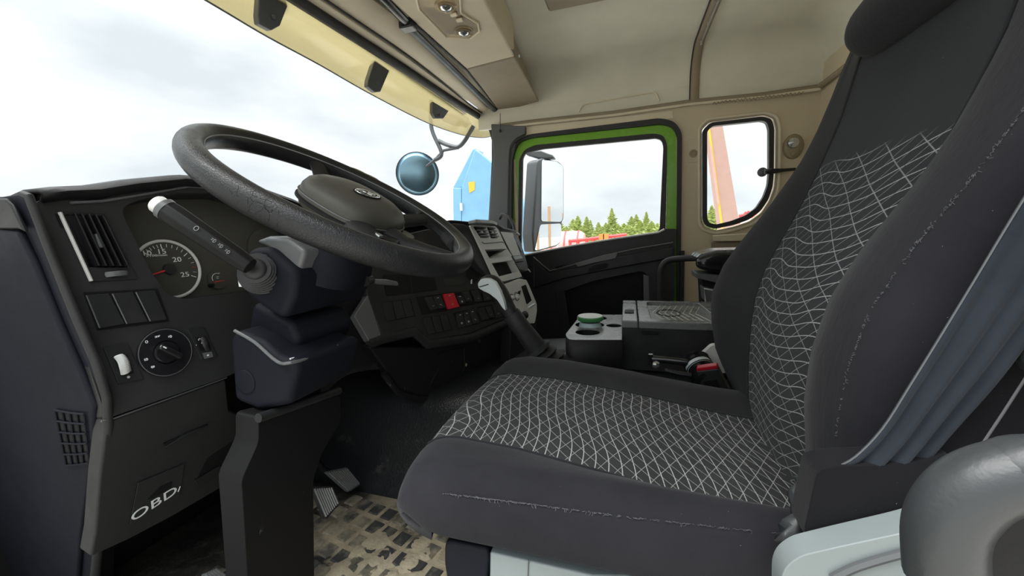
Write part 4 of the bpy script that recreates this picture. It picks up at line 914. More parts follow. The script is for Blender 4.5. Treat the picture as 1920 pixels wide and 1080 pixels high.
for i in range(-14, 15):
    for j in range(-14, 15):
        p = V((-.60, .72, ZF+.0065))+ux*(i*.052)+uy*(j*.046)
        if not (-.93 < p.x < -.28 and .47 < p.y < .86): continue
        if lugm is None:
            lugm = ob('lug', join(loft([[V((0, 0, 0))+ux*(a*.0195)+uy*(b*.017) for a, b in ((-1, -1), (1, -1), (1, 1), (-1, 1))], [V((0, 0, .005))+ux*(a*.0165)+uy*(b*.014) for a, b in ((-1, -1), (1, -1), (1, 1), (-1, 1))]])), 'mat_lug', None)
            l_ = lugm
        else: l_ = lugm.copy(); C.objects.link(l_)
        l_.parent = mat_; l_.matrix_parent_inverse = Matrix.Translation(-mat_.location); l_.location = p+V((random.uniform(-.001, .001), random.uniform(-.001, .001), -random.uniform(0, .002))); l_.rotation_euler = (0, 0, random.uniform(-.03, .03))
dm = NM('driedmud'); dm.set(col=dm.mix(dm.noise(70, 5, None, .7), (.28, .24, .17), (.58, .51, .37)), rough=.95, nrm=dm.bump(dm.noise(120, 6), .7, .004)); M['mud'] = dm.m
mud = []
for k in range(26):
    c = V((random.gauss(-.50, .10), random.gauss(.68, .07), ZF+.0068)); r_ = random.uniform(.018, .045)
    if c.y > .84: continue
    mud.append(loft([[c+V((math.cos(t*math.pi/7)*r_*random.uniform(.7, 1.2), math.sin(t*math.pi/7)*r_*random.uniform(.7, 1.2), 0)) for t in range(14)], [c+V((math.cos(t*math.pi/7)*r_*.6*random.uniform(.7, 1.1), math.sin(t*math.pi/7)*r_*.6, random.uniform(.0035, .0062))) for t in range(14)]]))
m_ = ob('dried_mud', join(*mud), 'mud', mat_, smooth=True, ang=80); m_['kind'] = 'stuff'
def pedal(nm, px4, x, mat, lab, nrib, tilt=.4):
    t = thing(nm, lab, 'pedal', PX(*px4[0], x))
    F = Fr(PX(*px4[0], x), (0, 1, 0), (-tilt, 0, 1)); n_ = nrib
    strip(F, 'pedal_pad', px4, .012, mat, t, r=.006, bevel=.003)
    for k in range(n_):
        s_ = (k+.5)/n_; a = [px4[0][i]*(1-s_)+px4[1][i]*s_ for i in (0, 1)]; b = [px4[3][i]*(1-s_)+px4[2][i]*s_ for i in (0, 1)]
        a2 = [a[i]*.93+b[i]*.07 for i in (0, 1)]; b2 = [a[i]*.07+b[i]*.93 for i in (0, 1)]
        ob('rib', tube([F.hit(*a2, .001), F.hit(*b2, .001)], .0028, 6), 'box_top', t, smooth=True)
    c = F.hit(sum(p[0] for p in px4)/4, sum(p[1] for p in px4)/4, -.012)
    if nm != 'clutch_pedal': ob('pedal_arm', tube([c, c+V((-.08, .005, .012)), c+V((-.13, .01, .06))], .008, 8), 'deep', t, smooth=True)
pedal('accelerator_pedal', [(612, 884), (650, 876), (676, 908), (655, 922)], -.80, 'mid_grey', 'ribbed grey accelerator pedal, the upper right one beside the tunnel', 9)
pedal('brake_pedal', [(586, 912), (622, 912), (636, 945), (612, 974)], -.70, 'rubber', 'square scuffed rubber brake pedal beside the black column cover', 8)
# dirty clutch pedal in dark footwell
pedal('clutch_pedal', [(382, 1076), (405, 1066), (424, 1078), (405, 1100)], -.80, 'mid_grey', 'dark clutch pedal half out of view at the bottom edge', 5)

# ------------------------------------------------------------------ gear lever
gl_ = thing('gear_lever', 'black gear lever with silver-grey grip and rubber bellows', 'gear lever', PY(1030, 678, 1.1))
yl = 1.02
kn = [PY(a, b, yl) for a, b in [(897, 534), (906, 524), (922, 519), (934, 524), (944, 542), (954, 566), (968, 590), (980, 586)]]
hd = [(PY(903, 540, yl), .016), (PY(912, 531, yl), .021), (PY(924, 532, yl), .024), (PY(938, 550, yl), .023), (PY(951, 575, yl), .021), (PY(962, 596, yl), .020)]
ob('grip', tube(cat([h[0] for h in hd], 5), [hd[min(5, i//5)][1]+(hd[min(5, i//5+1)][1]-hd[min(5, i//5)][1])*((i % 5)/5) for i in range(26)], 16), 'dark', gl_, smooth=True, ang=80)
fc = [(896, 531), (902, 523), (916, 522), (928, 529), (937, 545), (945, 566), (948, 583), (942, 577), (932, 562), (918, 551), (905, 545), (897, 540)]
FG = Fr(PY(920, 540, yl-.036), (1, 0, 0), (0, 0, 1))
pts = rc([FG.hit(*p) for p in fc], .004, 3)
ob('grip_shell', plate(pts, (0, .016, 0)), 'light_grey', gl_, bevel=.006, seg=4, label='silver-grey thumb shell')
ob('shell_slot', tube([FG.hit(899, 538, .001), FG.hit(916, 533, .001)], .0012, 5), 'deep', gl_)
a, b = PY(958, 588, yl), PY(1008, 655, yl+.02); dx_ = (b-a).normalized(); L = (b-a).length
ob('sleeve', lathe(a, dx_, [(0, 0), (.024, 0), (.026, .004), (.026, .05), (.0285, L-.02), (.030, L-.008), (.040, L-.002), (.041, L+.003), (.030, L+.004), (0, L+.004)], 28), 'dark', gl_, smooth=True)
bl = []
b0 = b
for i, (r_, px_, py_) in enumerate([(.030, 1012, 660), (.047, 1018, 664), (.034, 1022, 667), (.052, 1028, 670), (.038, 1032, 674), (.058, 1042, 680), (.045, 1046, 686), (.064, 1052, 694)]):
    p = PY(px_, py_, yl+.02+.006*i); q = dx_.lerp(V((0, 0, -1)), i/8).normalized(); s_ = q.orthogonal().normalized()
    u_ = V((0, 1, 0)); u_ = (u_-q*u_.dot(q)).normalized(); w_ = q.cross(u_)
    bl.append([p+u_*(math.cos(t*math.pi/12)*r_)+w_*(math.sin(t*math.pi/12)*r_) for t in range(24)])
ob('bellows', loft(bl), 'rubber', gl_, smooth=True, ang=80)

# ------------------------------------------------------------------ centre box with cup holders
cbx = thing('storage_box', 'black centre console box with cup holders and ribbed tray lid', 'console', V((.0, 1.3, -.41)))
zt1, zt2, zb = -.300, -.258, -.405
def Z1(a, b, z=zt1): return PZ(a, b, z)
out = rc([Z1(1060, 627), Z1(1084, 597), Z1(1094, 590), Z1(1168, 590), Z1(1166, 637), Z1(1066, 637)], [.02, .02, .03, .0, .0, .02], 5)
cups = []
for a, b in ((1103, 632), (1106, 613), (1126, 598), (1152, 614)):
    c = Z1(a, b); rr = .037 if (a, b) != (1126, 598) else .036
    cups.append((c, rr))
cups = [(V((-.128, 1.165, zt1)), .036), (V((-.132, 1.262, zt1)), .046), (V((-.120, 1.365, zt1)), .036), (V((-.056, 1.262, zt1)), .024)]
hol = [[c+V((math.cos(t*math.pi/14)*r_, math.sin(t*math.pi/14)*r_, 0)) for t in range(28)] for c, r_ in cups]
ob('cup_holder', plate(out, (0, 0, -.006), hol), 'box_top', cbx, bevel=.0015)
for c, r_ in cups: ob('cup_well', lathe(c-V((0, 0, .065)), (0, 0, 1), [(0, 0), (r_*.9, 0), (r_*.98, .063), (r_*1.01, .063), (r_*.95, -.003), (0, -.003)], 28), 'deep', cbx, smooth=True)
cen = sum(out, V())/len(out)
sk = [p.copy() for p in out]; bt_ = [V((p.x, p.y, zb)) for p in out]
ob('front_body', loft([[V((p.x, p.y, zt1-.001)) for p in out], bt_], caps=False), 'dark', cbx, solid=.003, smooth=True)
q0, q1, q2, q3 = PZ(1166, 601, zt2), PZ(1334, 604, zt2), PZ(1320, 566, zt2), PZ(1168, 563, zt2)
XR = .36
ob('box_body', plate([V((q0.x, q0.y+.003, zb)), V((XR, q0.y+.003, zb)), V((XR, q3.y, zb)), V((q0.x, q3.y, zb))], (0, 0, zt2-.022-zb)), 'dark', cbx, bevel=.003)
xl = PZ(1198, 603, zt2).x
ob('lid_front', plate([q0, V((xl-.003, q0.y, zt2)), V((xl-.006, q3.y, zt2)), q3], (0, 0, -.022)), 'box_top', cbx, bevel=.003)
F2 = Fr((0, 1.3, zt2), (1, 0, 0), (0, 1, 0))
tr_ = [F2.hit(*p) for p in [(1221, 598), (1212, 567), (1290, 566), (1325, 600)]]
tr_ = rc([V((xl+.035, q0.y+.03, zt2)), V((xl+.03, q3.y-.02, zt2)), V((.215, q3.y-.02, zt2)), V((.235, q0.y+.03, zt2))], .02, 4)
ld = ob('lid', plate([V((xl, q0.y, zt2)), V((xl-.003, q3.y, zt2)), V((.27, q3.y, zt2)), V((.27, q0.y, zt2))], (0, 0, -.022), [tr_]), 'box_top', cbx, bevel=.003)
ob('tray', plate([p-V((0, 0, .010)) for p in tr_], (0, 0, -.006)), 'box_top', cbx)
for k in range(9):
    x0 = xl+.045+.018*k
    if x0 < .2: ob('tray_rib', tube([V((x0+.03, q3.y-.045, zt2-.0095)), V((x0-.0, (q0.y+q3.y)/2, zt2-.0095)), V((x0+.03, q0.y+.05, zt2-.0095))], .0013, 4), 'silver', cbx)
ob('tray_oval', tube([V((.11+.035*math.cos(t*math.pi/12), (q0.y+q3.y)/2+.05*math.sin(t*math.pi/12), zt2-.0088)) for t in range(24)], .0015, 5, closed=True), 'dark', cbx)
ob('latch_notch', box(PZ(1180, 584, zt2+.001), (.028, .05, .004)), 'deep', cbx, bevel=.004)
ob('rear_body', box((.315, (q0.y+q3.y)/2, zt2-.012), (.09, q3.y-q0.y, .024)), 'mid_grey', cbx, bevel=.003)
ob('lid_clip', box(V((xl+.03, q0.y-.001, zt2-.032)), (.045, .006, .006)), 'deep', cbx)
# jar
c, r_ = cups[1]; jc = V((c.x+.002, c.y, zt1-.062))
JS = 1.28
jr = thing('glass_jar', 'glass jar with white and green lid in the middle cup holder', 'jar', jc)
ob('jar_body', lathe(jc, (0, 0, 1), [(r*JS, h) for r, h in [(0, 0), (.026, 0), (.031, .006), (.032, .05), (.029, .064), (.024, .074), (.024, .080)]], 28), 'jar_glass', jr, smooth=True)
ob('contents', lathe(jc, (0, 0, 1), [(r*JS, h) for r, h in [(0, .003), (.025, .003), (.0295, .008), (.0305, .050), (.0275, .063), (.0235, .072), (0, .073)]], 24), 'light_grey', jr, smooth=True)
ob('jar_label', lathe(jc, (0, 0, 1), [(r*JS, h) for r, h in [(.0322, .012), (.0325, .012), (.0325, .032), (.0322, .032)]], 28), 'blue_paint', jr, smooth=True, label='blue label')
ob('jar_lid', lathe(jc, (0, 0, 1), [(r*JS, h) for r, h in [(0, .078), (.031, .078), (.0325, .081), (.0325, .089), (.031, .091)]], 28), 'jar_green', jr, smooth=True, label='green lid rim')
ob('lid_top', lathe(jc, (0, 0, 1), [(r*JS, h) for r, h in [(0, .0905), (.0305, .0905), (.0300, .0925), (.026, .0918), (0, .0915)]], 28), 'white_mark', jr, smooth=True, label='white lid top')

# ------------------------------------------------------------------ seat belt buckle and suspension controls
ct = thing('seat_adjuster', 'black seat adjuster levers and ribbed knob beside the driver seat', 'lever', V((.1, .96, -.35)))
yk = .99
kc = PY(1312, 690, yk); ka_ = (PY(1294, 664, yk+.04)-PY(1318, 705, yk-.02)).normalized()
prf = [(0, -.045)]
for i in range(6): prf += [(.026, -.045+i*.013), (.032, -.041+i*.013), (.026, -.036+i*.013), (.024, -.034+i*.013)]
ob('ribbed_knob', lathe(kc, ka_, prf+[(.02, .036), (0, .038)], 24), 'gloss_black', ct, smooth=True)
ob('white_ring', lathe(kc, ka_, [(.024, -.004), (.030, -.004), (.030, .008), (.024, .008)], 24), 'light_grey', ct, smooth=True)
ob('adjust_bar', tube([PY(1222, 673, yk), PY(1248, 675, yk), PY(1290, 680, yk)], .009, 10), 'gloss_black', ct, smooth=True)
ob('bar_end', tube([PY(1220, 664, yk), PY(1221, 684, yk)], .006, 8), 'gloss_black', ct, smooth=True)
ob('lower_bar', tube([PY(1246, 694, yk-.03), PY(1270, 700, yk-.03), PY(1296, 704, yk-.03)], .006, 8), 'gloss_black', ct, smooth=True)
ob('ball_end', lathe(PY(1230, 684, yk-.02), (1, 0, 0), [(0, -.01), (.007, -.007), (.010, 0), (.007, .007), (0, .01)], 12), 'chrome', ct, smooth=True)
bk = thing('belt_buckle', 'black seat belt buckle with red release button beside the backrest', 'buckle', V((.16, .93, -.4)))
FK = Fr(PY(1330, 720, .94), (1, -.25, 0), (-.08, -.15, 1))
strip(FK, 'buckle_body', [(1306, 697), (1346, 692), (1372, 742), (1333, 757), (1318, 738)], .02, 'rubber', bk, r=.003, bevel=.003)
strip(FK, 'release_button', [(1306, 690), (1344, 685), (1347, 692), (1306, 697)], .016, 'red', bk, off=-.002, bevel=.002, label='red release button')
strip(FK, 'buckle_label', [(1318, 716), (1344, 712), (1353, 730), (1324, 737)], .001, 'deep', bk, off=.0008)
ob('stalk', plate([FK.hit(*p, -.004) for p in [(1332, 752), (1362, 740), (1400, 800), (1370, 800)]], FK.n*-.008), 'deep', bk, bevel=.002)
gc_ = ob('grey_bracket', plate(rc([PY(a, b, 1.02) for a, b in [(1312, 668), (1334, 648), (1352, 646), (1362, 700), (1340, 700), (1330, 680)]], .006, 3), (0, .02, 0)), 'silver', ct, bevel=.004, label='pale grey moulded bracket')

# ------------------------------------------------------------------ folded passenger seat behind the box
pseat = thing('passenger_armrest', 'glossy black rounded pad on a dark bracket before the beige wall', 'armrest', V((.4, 1.7, -.4)))
YP = 1.62
pd = [(1303, 494), (1306, 483), (1322, 476), (1345, 472), (1375, 471), (1460, 474), (1460, 520), (1400, 518), (1350, 513), (1318, 507), (1306, 502)]
ob('pad', loft([[PY(a, b, YP+dy).lerp(PY(1390, 495, YP+dy), k_) for a, b in pd] for dy, k_ in ((0, .12), (.01, .03), (.03, 0), (.16, 0), (.20, .05), (.21, .15))]), 'gloss_black', pseat, sub=1)
ob('pad_sheen', loft([[PY(a, b, YP+.02)+V((0, dy, .008)) for a, b in [(1304, 487), (1312, 479), (1345, 472), (1460, 470), (1460, 488), (1380, 494), (1330, 491)]] for dy in (0, .15)]), 'chrome', pseat, bevel=.004, label='bright reflection on the pad top, made as a metal cap')  # sheen on the glossy black pad, built as a bright metal cap
ob('bracket', plate([PY(a, b, YP+.02) for a, b in [(1306, 512), (1400, 520), (1400, 545), (1345, 531), (1316, 524), (1306, 522)]], (0, .14, 0)), 'mid_grey', pseat, bevel=.003)
ob('post', plate([PY(a, b, YP+.05) for a, b in [(1317, 524), (1400, 530), (1400, 700), (1330, 640), (1320, 580)]], (0, .12, 0)), 'deep', pseat)
ob('lower_box', plate(rc([PY(a, b, YP-.01) for a, b in [(1320, 540), (1400, 556), (1400, 600), (1336, 575), (1323, 566)]], .006, 3), (0, .1, 0)), 'mid_grey', pseat, bevel=.003)
ob('lower_edge', tube([PY(a, b, YP-.012) for a, b in [(1336, 576), (1323, 566), (1320, 541), (1400, 557)]], .003, 6), 'silver', pseat, smooth=True)

# ------------------------------------------------------------------ driver's seat
seat = thing('driver_seat', 'dark grey cloth driver seat with white woven wave pattern', 'seat', V((.0, .64, ZF)))
def interp(tab, x):
    if x <= tab[0][0]: return tab[0][1]
    for (a, b), (c, d) in zip(tab, tab[1:]):
        if x <= c:
            t = (x-a)/(c-a); return b+(d-b)*t
    return tab[-1][1]
def split_grid(rows, uvs, ranges, par, label=None):
    """rows[i][j]; ranges: (name, j0, j1, material)"""
    nr = len(rows)
    for nm, j0, j1, mt, sb in ranges:
        w = j1-j0+1; vs = [rows[i][j] for i in range(nr) for j in range(j0, j1+1)]; uv = [uvs[i][j] for i in range(nr) for j in range(j0, j1+1)]
        fs = [(i*w+j, i*w+j+1, (i+1)*w+j+1, (i+1)*w+j) for i in range(nr-1) for j in range(w-1)]
        ob(nm, (vs, fs), mt, par, smooth=True, uv=uv, ang=180)
# cushion: rows run front (bottom) -> over the nose -> back ; columns run near side -> far side
def zc(x): return interp([(-.34, -.315), (-.27, -.297), (-.15, -.298), (0, -.312), (.15, -.333), (.30, -.345)], x)
cols = []   # (name key, y offset, z offset relative to zc)
def cus_sec(x, drop, xin):
    y0 = interp([(-.3, .505), (.2, .462)], x)      # near pattern edge
    y1 = interp([(-.3, .775), (.2, .745)], x)      # far pattern edge
    z = zc(x); zs_ = interp([(-.3, -.312), (0, -.299), (.15, -.289), (.3, -.285)], x); zq = -.382; cz = interp([(-.3, .026), (0, .018), (.15, .007), (.3, .005)], x)
    wv = interp([(-.3, 0), (0, .004), (.3, .012)], x)
    sec = [(.425, zq), (.403, zq+.006), (.392, zq+.018), (.388, zq+.035), (.387, (zq+zs_)/2+.008), (.389, zs_-.009), (.3935, zs_-.001), (.3945, zs_+.001), (.398, zs_+cz*.35), (.408, zs_+cz*.75), (.422, zs_+cz), (.440, (zs_+cz)*.75+.25*(z+.006)), ((y0+.44)/2, (zs_+cz)*.35+.65*(z+.006)), (y0-.008, z+.003), (y0, z)]
    n1 = 8
    for k in range(1, n1): t = k/n1; sec.append((y0+(y1-y0)*t, z+.004*math.sin(t*math.pi)-wv*.6*math.sin(t*math.pi)))
    fy = interp([(-.35, .90), (-.2, .885), (0, .875), (.1, .86), (.2, .85), (.3, .84)], x)
    sec += [(y1, z), (y1+.010, z+.004), (y1+.03, z+.014+wv), (y1+.06, z+.018+wv), (fy-.015, z+.008), (fy, z-.015), (fy+.006, z-.05), (fy, z-.07), (fy-.02, z-.085)]
    return sec
rows, uvs = [], []
nose = []
xf, rn = -.314, .064
for k in range(0, 9):
    a = k/8*math.pi/2       # a=0 -> front underside
    nose.append(a)
zmid = None
RX = []
for a in nose: RX.append((xf+rn*(1-math.sin(a)), 1-math.cos(math.pi/2-a), a))
sec_rows = []
for k in range(10):         # under-nose to top of nose
    th = math.radians(-75+k*(165/9)); dx = -math.cos(th)*rn; 
    sec_rows.append(('n', xf+rn+dx, math.sin(th), k))
xs = [xf+rn+.018+i*.026 for i in range(22)]
def rowat(x, sink):
    s_ = cus_sec(x, 0, 0); return s_
zt_, zb_ = 0, 0
arc = 0
for typ, x, sn, k in sec_rows:
    s_ = cus_sec(xf+rn, 0, 0); rr = []
    zt0 = zc(xf+rn)
    for (y, z) in s_:
        mid = (zt0-.382)/2; hb = mid+.382
        dz = z-mid
        yy = .64+(y-.64)*(1-.045*(1-max(0, sn)))
        edge = max(0.0, 1-abs(dz)/.05) if dz <= 0 else 1.0
        xx = x if dz > 0 else xf+rn+(x-(xf+rn))*max(.15, edge)
        zz_ = mid+(dz*sn if sn > 0 else sn*hb) if dz > 0 else z
        rr.append(V((xx+.07*abs((y-.64)/.25)**3*(1-0)*.35, yy, zz_)))
    rows.append(rr); uvs.append([(xf+rn-(9-k)*.0115, y) for y, z in s_])
for x in xs:
    s_ = cus_sec(x, 0, 0)
    f = max(0, 1-(x-(xf+rn))/.12)
    rows.append([V((x+.07*abs((y-.64)/.25)**3*.35*f, .64+(y-.64)*(1-.0*f), z)) for y, z in s_]); uvs.append([(x, y) for y, z in s_])
split_grid(rows, uvs, [('side_bolster', 0, 14, 'fabric', 0), ('seat_insert', 14, 22, 'weave_seat', 0), ('far_bolster', 22, len(rows[0])-1, 'fabric_smooth', 0)], seat)
ob('cushion_base', box((.04, .65, -.40), (.46, .40, .03)), 'deep', seat, bevel=.02)
ob('insert_welt', tube([rows[i][14]+V((0, -.001, .001)) for i in range(6, len(rows)-1)], .0022, 6), 'fabric', seat, smooth=True)
ob('insert_welt', tube([rows[i][22]+V((0, .001, .001)) for i in range(6, len(rows)-1)], .0022, 6), 'fabric_smooth', seat, smooth=True)
# pulled threads along the side seam
th = []
seam = [rows[i][7]+V((0, -.0012, 0)) for i in range(9, 31)]; seam = cat(seam, 8)
for k in range(330):
    i = int(min(len(seam)-2, abs(random.triangular(0, len(seam)-1, len(seam)*.18)))); p = seam[i].lerp(seam[i+1], random.random())
    up_ = random.uniform(-.007, .002) if random.random() < .25 else random.uniform(-.0015, .0015)
    q = p+V((random.uniform(-.004, .004), -.0006, up_)); th.append(tube([p, p.lerp(q, .5)+V((random.uniform(-.001, .001), -.0008, 0)), q], .00026 if i < len(seam)*.5 else .00016, 3))
o_ = ob('pulled_threads', join(*th), 'thread', seat); o_['kind'] = 'stuff'
# backrest: rows bottom -> top, columns near/back -> front -> far
def xb(z): return interp([(-.42, .215), (-.34, .205), (-.28, .202), (-.20, .203), (-.15, .208), (-.10, .22), (-.06, .238), (0, .266), (.06, .29), (.14, .318), (.24, .342), (.34, .372), (.5, .44)], z)
def yfar(z): return .88
def bol(z): return interp([(-.40, .0), (-.34, .015), (-.26, .045), (-.16, .058), (-.08, .05), (.02, .025), (.10, .006), (.2, -.004), (.4, -.01)], z)
brow, buv = [], []
zs = [-.42+i*.027 for i in range(36)]
for z in zs:
    x = xb(z); b_ = bol(z); nb = interp([(-.40, .01), (-.3, .022), (-.2, .032), (-.05, .036), (.06, .018), (.3, .0)], z)
    ne = interp([(-.4, .505), (-.28, .500), (-.1, .500), (.1, .495), (.3, .50)], z)   # near insert seam
    fe = interp([(-.4, .78), (.1, .79), (.3, .80)], z)
    sy = interp([(-.4, .372), (.3, .365), (.45, .42)], z)
    fo = interp([(-.42, .80), (-.34, .835), (-.2, .875), (-.05, .885), (.1, .88), (.3, .86), (.45, .80)], z)
    dpt = interp([(-.42, .14), (-.2, .17), (.2, .15), (.5, .10)], z)
    sec = [(x+dpt, sy+.03), (x+dpt*.9, sy+.006), (x+dpt*.7, sy), (x+dpt*.45, sy-.004), (x+.032, sy-.003), (x+.010, sy+.004), (x-nb*.30, sy+.011), (x-nb*.65, sy+.021), (x-nb*.80, sy+.0295), (x-nb*.81, sy+.0325), (x-nb*.92, sy+.045), (x-nb*1.03, sy+.068), (x-nb*.92, ne-.032), (x-nb*.4, ne-.009), (x, ne)]
    for k in range(1, 8): t = k/8; sec.append((x-.008*math.sin(t*math.pi)+.012*math.sin(t*math.pi)*interp([(-.42, 0), (-.1, .3), (.3, 1)], z), ne+(fe-ne)*t))
    sec += [(x, fe), (x-b_*.45, fe+.018), (x-b_*.85, fe+.045), (x-b_, fo-.02), (x-b_*.92, fo-.006), (x-b_*.6, fo+.004), (x+.03, fo+.006), (x+dpt*.7, fo), (x+dpt, fo-.03)]
    brow.append([V((a, b2, z+.02)) for a, b2 in sec]); buv.append([(z, b2) for a, b2 in sec])
split_grid(brow, buv, [('backrest_side', 0, 5, 'fabric_back', 0), ('backrest_bolster', 5, 14, 'fabric', 0), ('backrest_insert', 14, 22, 'weave_back', 0), ('backrest_far_bolster', 22, len(brow[0])-1, 'fabric_smooth', 0)], seat)
ob('backrest_core', loft([[V((xb(z)+.03, .42, z)), V((xb(z)+.03, .80, z)), V((xb(z)+.11, .80, z)), V((xb(z)+.11, .42, z))] for z in (-.38, -.1, .15, .4)]), 'deep', seat)
ob('backrest_welt', tube([r_[14]+V((-.001, 0, 0)) for r_ in brow], .002, 6), 'fabric', seat, smooth=True)
ob('backrest_welt', tube([r_[22]+V((-.001, 0, 0)) for r_ in brow], .002, 6), 'fabric_smooth', seat, smooth=True)
th = []
seam = cat([r_[9]+V((-.001, -.001, 0)) for r_ in brow[6:30]], 8)
for k in range(330):
    i = int(min(len(seam)-2, random.triangular(0, len(seam)-1, len(seam)*.5))); p = seam[i].lerp(seam[i+1], random.random())
    q = p+V((-.0006, random.uniform(-.006, .004) if random.random() < .2 else random.uniform(-.0015, .0015), random.uniform(-.003, .003))); th.append(tube([p, p.lerp(q, .5)+V((-.001, 0, random.uniform(-.001, .001))), q], .00020, 3))
o_ = ob('pulled_threads', join(*th), 'thread', seat); o_['kind'] = 'stuff'
# bluish stretch panel with folds on the backrest side
def sidep(px, py, y=.357): return PY(px, py, y)
L_ = [(1563, 872), (1600, 852), (1650, 800), (1700, 722), (1760, 625), (1820, 528), (1880, 430), (1930, 350), (2000, 240)]
Rr = [(1590, 990), (1650, 950), (1720, 880), (1790, 800), (1860, 722), (1925, 640), (1990, 560), (2060, 470), (2140, 360)]
FO_ = []
for (a, b), (c, d) in zip(L_, Rr):
    r = []
    for k in range(25):
        t = k/24; p = sidep(a+(c-a)*t, b+(d-b)*t); fold = interp([(1563, 1.0), (1760, .8), (1900, .15), (2100, 0)], a)
        r.append(p+V((0, -.004*math.sin(t*math.pi)-.0034*fold*(math.sin(t*21+.6)), 0)))
    FO_.append(r)
cf = [[FO_[i][k] for i in range(9)] for k in range(25)]; cf = [cat(r, 4) for r in cf]
ob('stretch_panel', loft(cf, caps=False, closed=False), 'fabric_blue', seat, smooth=True, solid=.002, ang=180, label='bluish grey stretch side panel with folds')
ob('panel_seam', tube([p+V((0, -.0015, 0)) for p in cf[0]], .0007, 5), 'mid_grey', seat, smooth=True)
ob('cover_edge', tube([PY(a, b, .352) for a, b in [(1838, 838), (1880, 775), (1925, 705)]], .0009, 5), 'thread', seat, smooth=True)
ob('fold_shade', plate(rc([PY(a, b, .349) for a, b in [(1532, 885), (1505, 1010), (1600, 1075), (1760, 1010), (1795, 850), (1740, 866), (1660, 874), (1590, 876), (1560, 878)]], .01, 3), (0, .03, 0)), 'fabric_back', seat, bevel=.006, seg=3)  # dark sheet standing in for the shade where the folds fade out
0 and ob('cover_hem', tube(cat([PY(a, b, .356) for a, b in [(1500, 960), (1540, 985), (1620, 975), (1700, 950)]], 4), .008, 8), 'fabric_back', seat, smooth=True)
# crumpled liner at the joint
cl = []
for i in range(9):
    t = i/8; c = PY(1520-40*t**1.3, 895+120*t, .395-.03*t); cl.append([c+V((math.cos(a)*.010*(1+.5*math.sin(a*3+i*2)), math.sin(a)*.008, math.sin(a*2+i)*.004)) for a in [k*math.pi/6 for k in range(12)]])
ob('crumpled_lining', loft(cl), 'arch_grey', seat, smooth=True, ang=180, label='crumpled shiny lining at the joint')
# headrest
hr = [(1662, -20), (1666, 8), (1684, 32), (1716, 44), (1750, 38), (1800, 6), (1830, -30), (1820, -100), (1690, -100)]
hc = PY(1750, -40, .64)
ob('headrest', loft([[PY(a, b, .64)*(1)+V((0, dy, 0)) if k_ == 0 else (PY(a, b, .64)+V((0, dy, 0))).lerp(hc+V((0, dy, 0)), k_) for a, b in hr] for dy, k_ in ((-.14, .35), (-.12, .08), (-.06, 0), (.06, 0), (.12, .08), (.14, .35))]), 'fabric', seat, sub=2)
# seat base
ob('front_box', plate(rc([PY(a, b, .41) for a, b in [(833, 1014), (912, 1030), (918, 1045), (910, 1110), (880, 1140), (840, 1100), (832, 1060)]], .01, 4), (0, .12, 0)), 'blueblack', seat, bevel=.006, seg=3)
ob('base_cover', plate([PY(a, b, .405) for a, b in [(918, 1036), (1110, 1080), (1500, 1080), (1500, 1300), (915, 1300)]], (0, .02, 0)), 'valance', seat, bevel=.003, label='pale blue-grey base cover')
ob('cover_joint', tube([PY(991, 1050, .404), PY(989, 1100, .404)], .0008, 5), 'mid_grey', seat)
vl = [(1464, 1085), (1474, 1062), (1502, 1042), (1580, 1024), (1700, 998), (1800, 972), (1860, 950), (1860, 1200), (1462, 1200)]
ob('side_valance', plate(rc([PY(a, b, .325) for a, b in vl], .006, 3), (0, .022, 0)), 'valance', seat, bevel=.010, seg=4, label='pale grey-green side valance')
ob('valance_groove', tube(cat([PY(a, b, .323) for a, b in [(1560, 1085), (1610, 1062), (1700, 1036), (1760, 1024)]], 4), .003, 6), 'mid_grey', seat, smooth=True)
ob('frame_mass', box((.0, .64, -.60), (.40, .36, .28)), 'deep', seat, bevel=.02)
# grey arched handle nearest the camera
ar = ob('arm_handle', tube(cat([V((.10, .34, -.46)), V((.085, .20, -.42)), V((.08, .155, -.34))]+[PY(a, b, .15) for a, b in [(1774, 1180), (1771, 1080), (1770, 1000), (1788, 955), (1832, 914), (1900, 890), (2000, 882)]]+[V((.19, .16, -.075)), V((.24, .25, -.09)), V((.27, .36, -.10))], 6), .0102, 20), 'arch_grey', smooth=True)
tag(ar, 'thick grey arched grab handle close by at the lower right corner', 'handle')
ab = ob('arm_backing', plate([PY(a, b, .175) for a, b in [(1770, 1300), (1772, 960), (1830, 890), (2060, 900), (2060, 1300)]], (0, .012, 0)), 'deep', seat)

# ------------------------------------------------------------------ outside: ground, machines, mirrors, trees
ZG = -2.15
struct(ob('ground', ([V((-150, -80, ZG)), V((150, -80, ZG)), V((150, 260, ZG)), V((-150, 260, ZG))], [(0, 1, 2, 3)]), 'gravel'))
bm_ = thing('blue_machine_cover', 'bright blue steel machine panel beyond the right end of windshield', 'machine', V((-2.0, 5, ZG)))
Yb = 5.0
bp_ = [PY(a, b, Yb) for a, b in [(865, 352), (890, 278), (925, 306), (978, 372), (998, 440), (1003, 500), (1003, 560), (865, 560)]]
ob('cover_panel', plate(bp_, (0, .12, 0)), 'blue_paint', bm_, bevel=.02)
ob('cover_side', plate([PY(a, b, Yb-.0) for a, b in [(849, 352), (865, 352), (865, 560), (851, 560)]], (0, .4, 0)), 'blue_paint', bm_, bevel=.01)
ob('cover_top', plate([PY(a, b, Yb+.1) for a, b in [(849, 352), (886, 280), (892, 278), (868, 352)]], (0, .3, 0)), 'blue_paint', bm_, bevel=.01)
ob('latch', box(PY(865, 388, Yb-.02), (.03, .03, .10)), 'pale_building', bm_)
ob('sticker', plate([PY(a, b, Yb-.005) for a, b in [(878, 342), (890, 340), (890, 356), (880, 362)]], (0, .01, 0)), 'yellow', bm_)
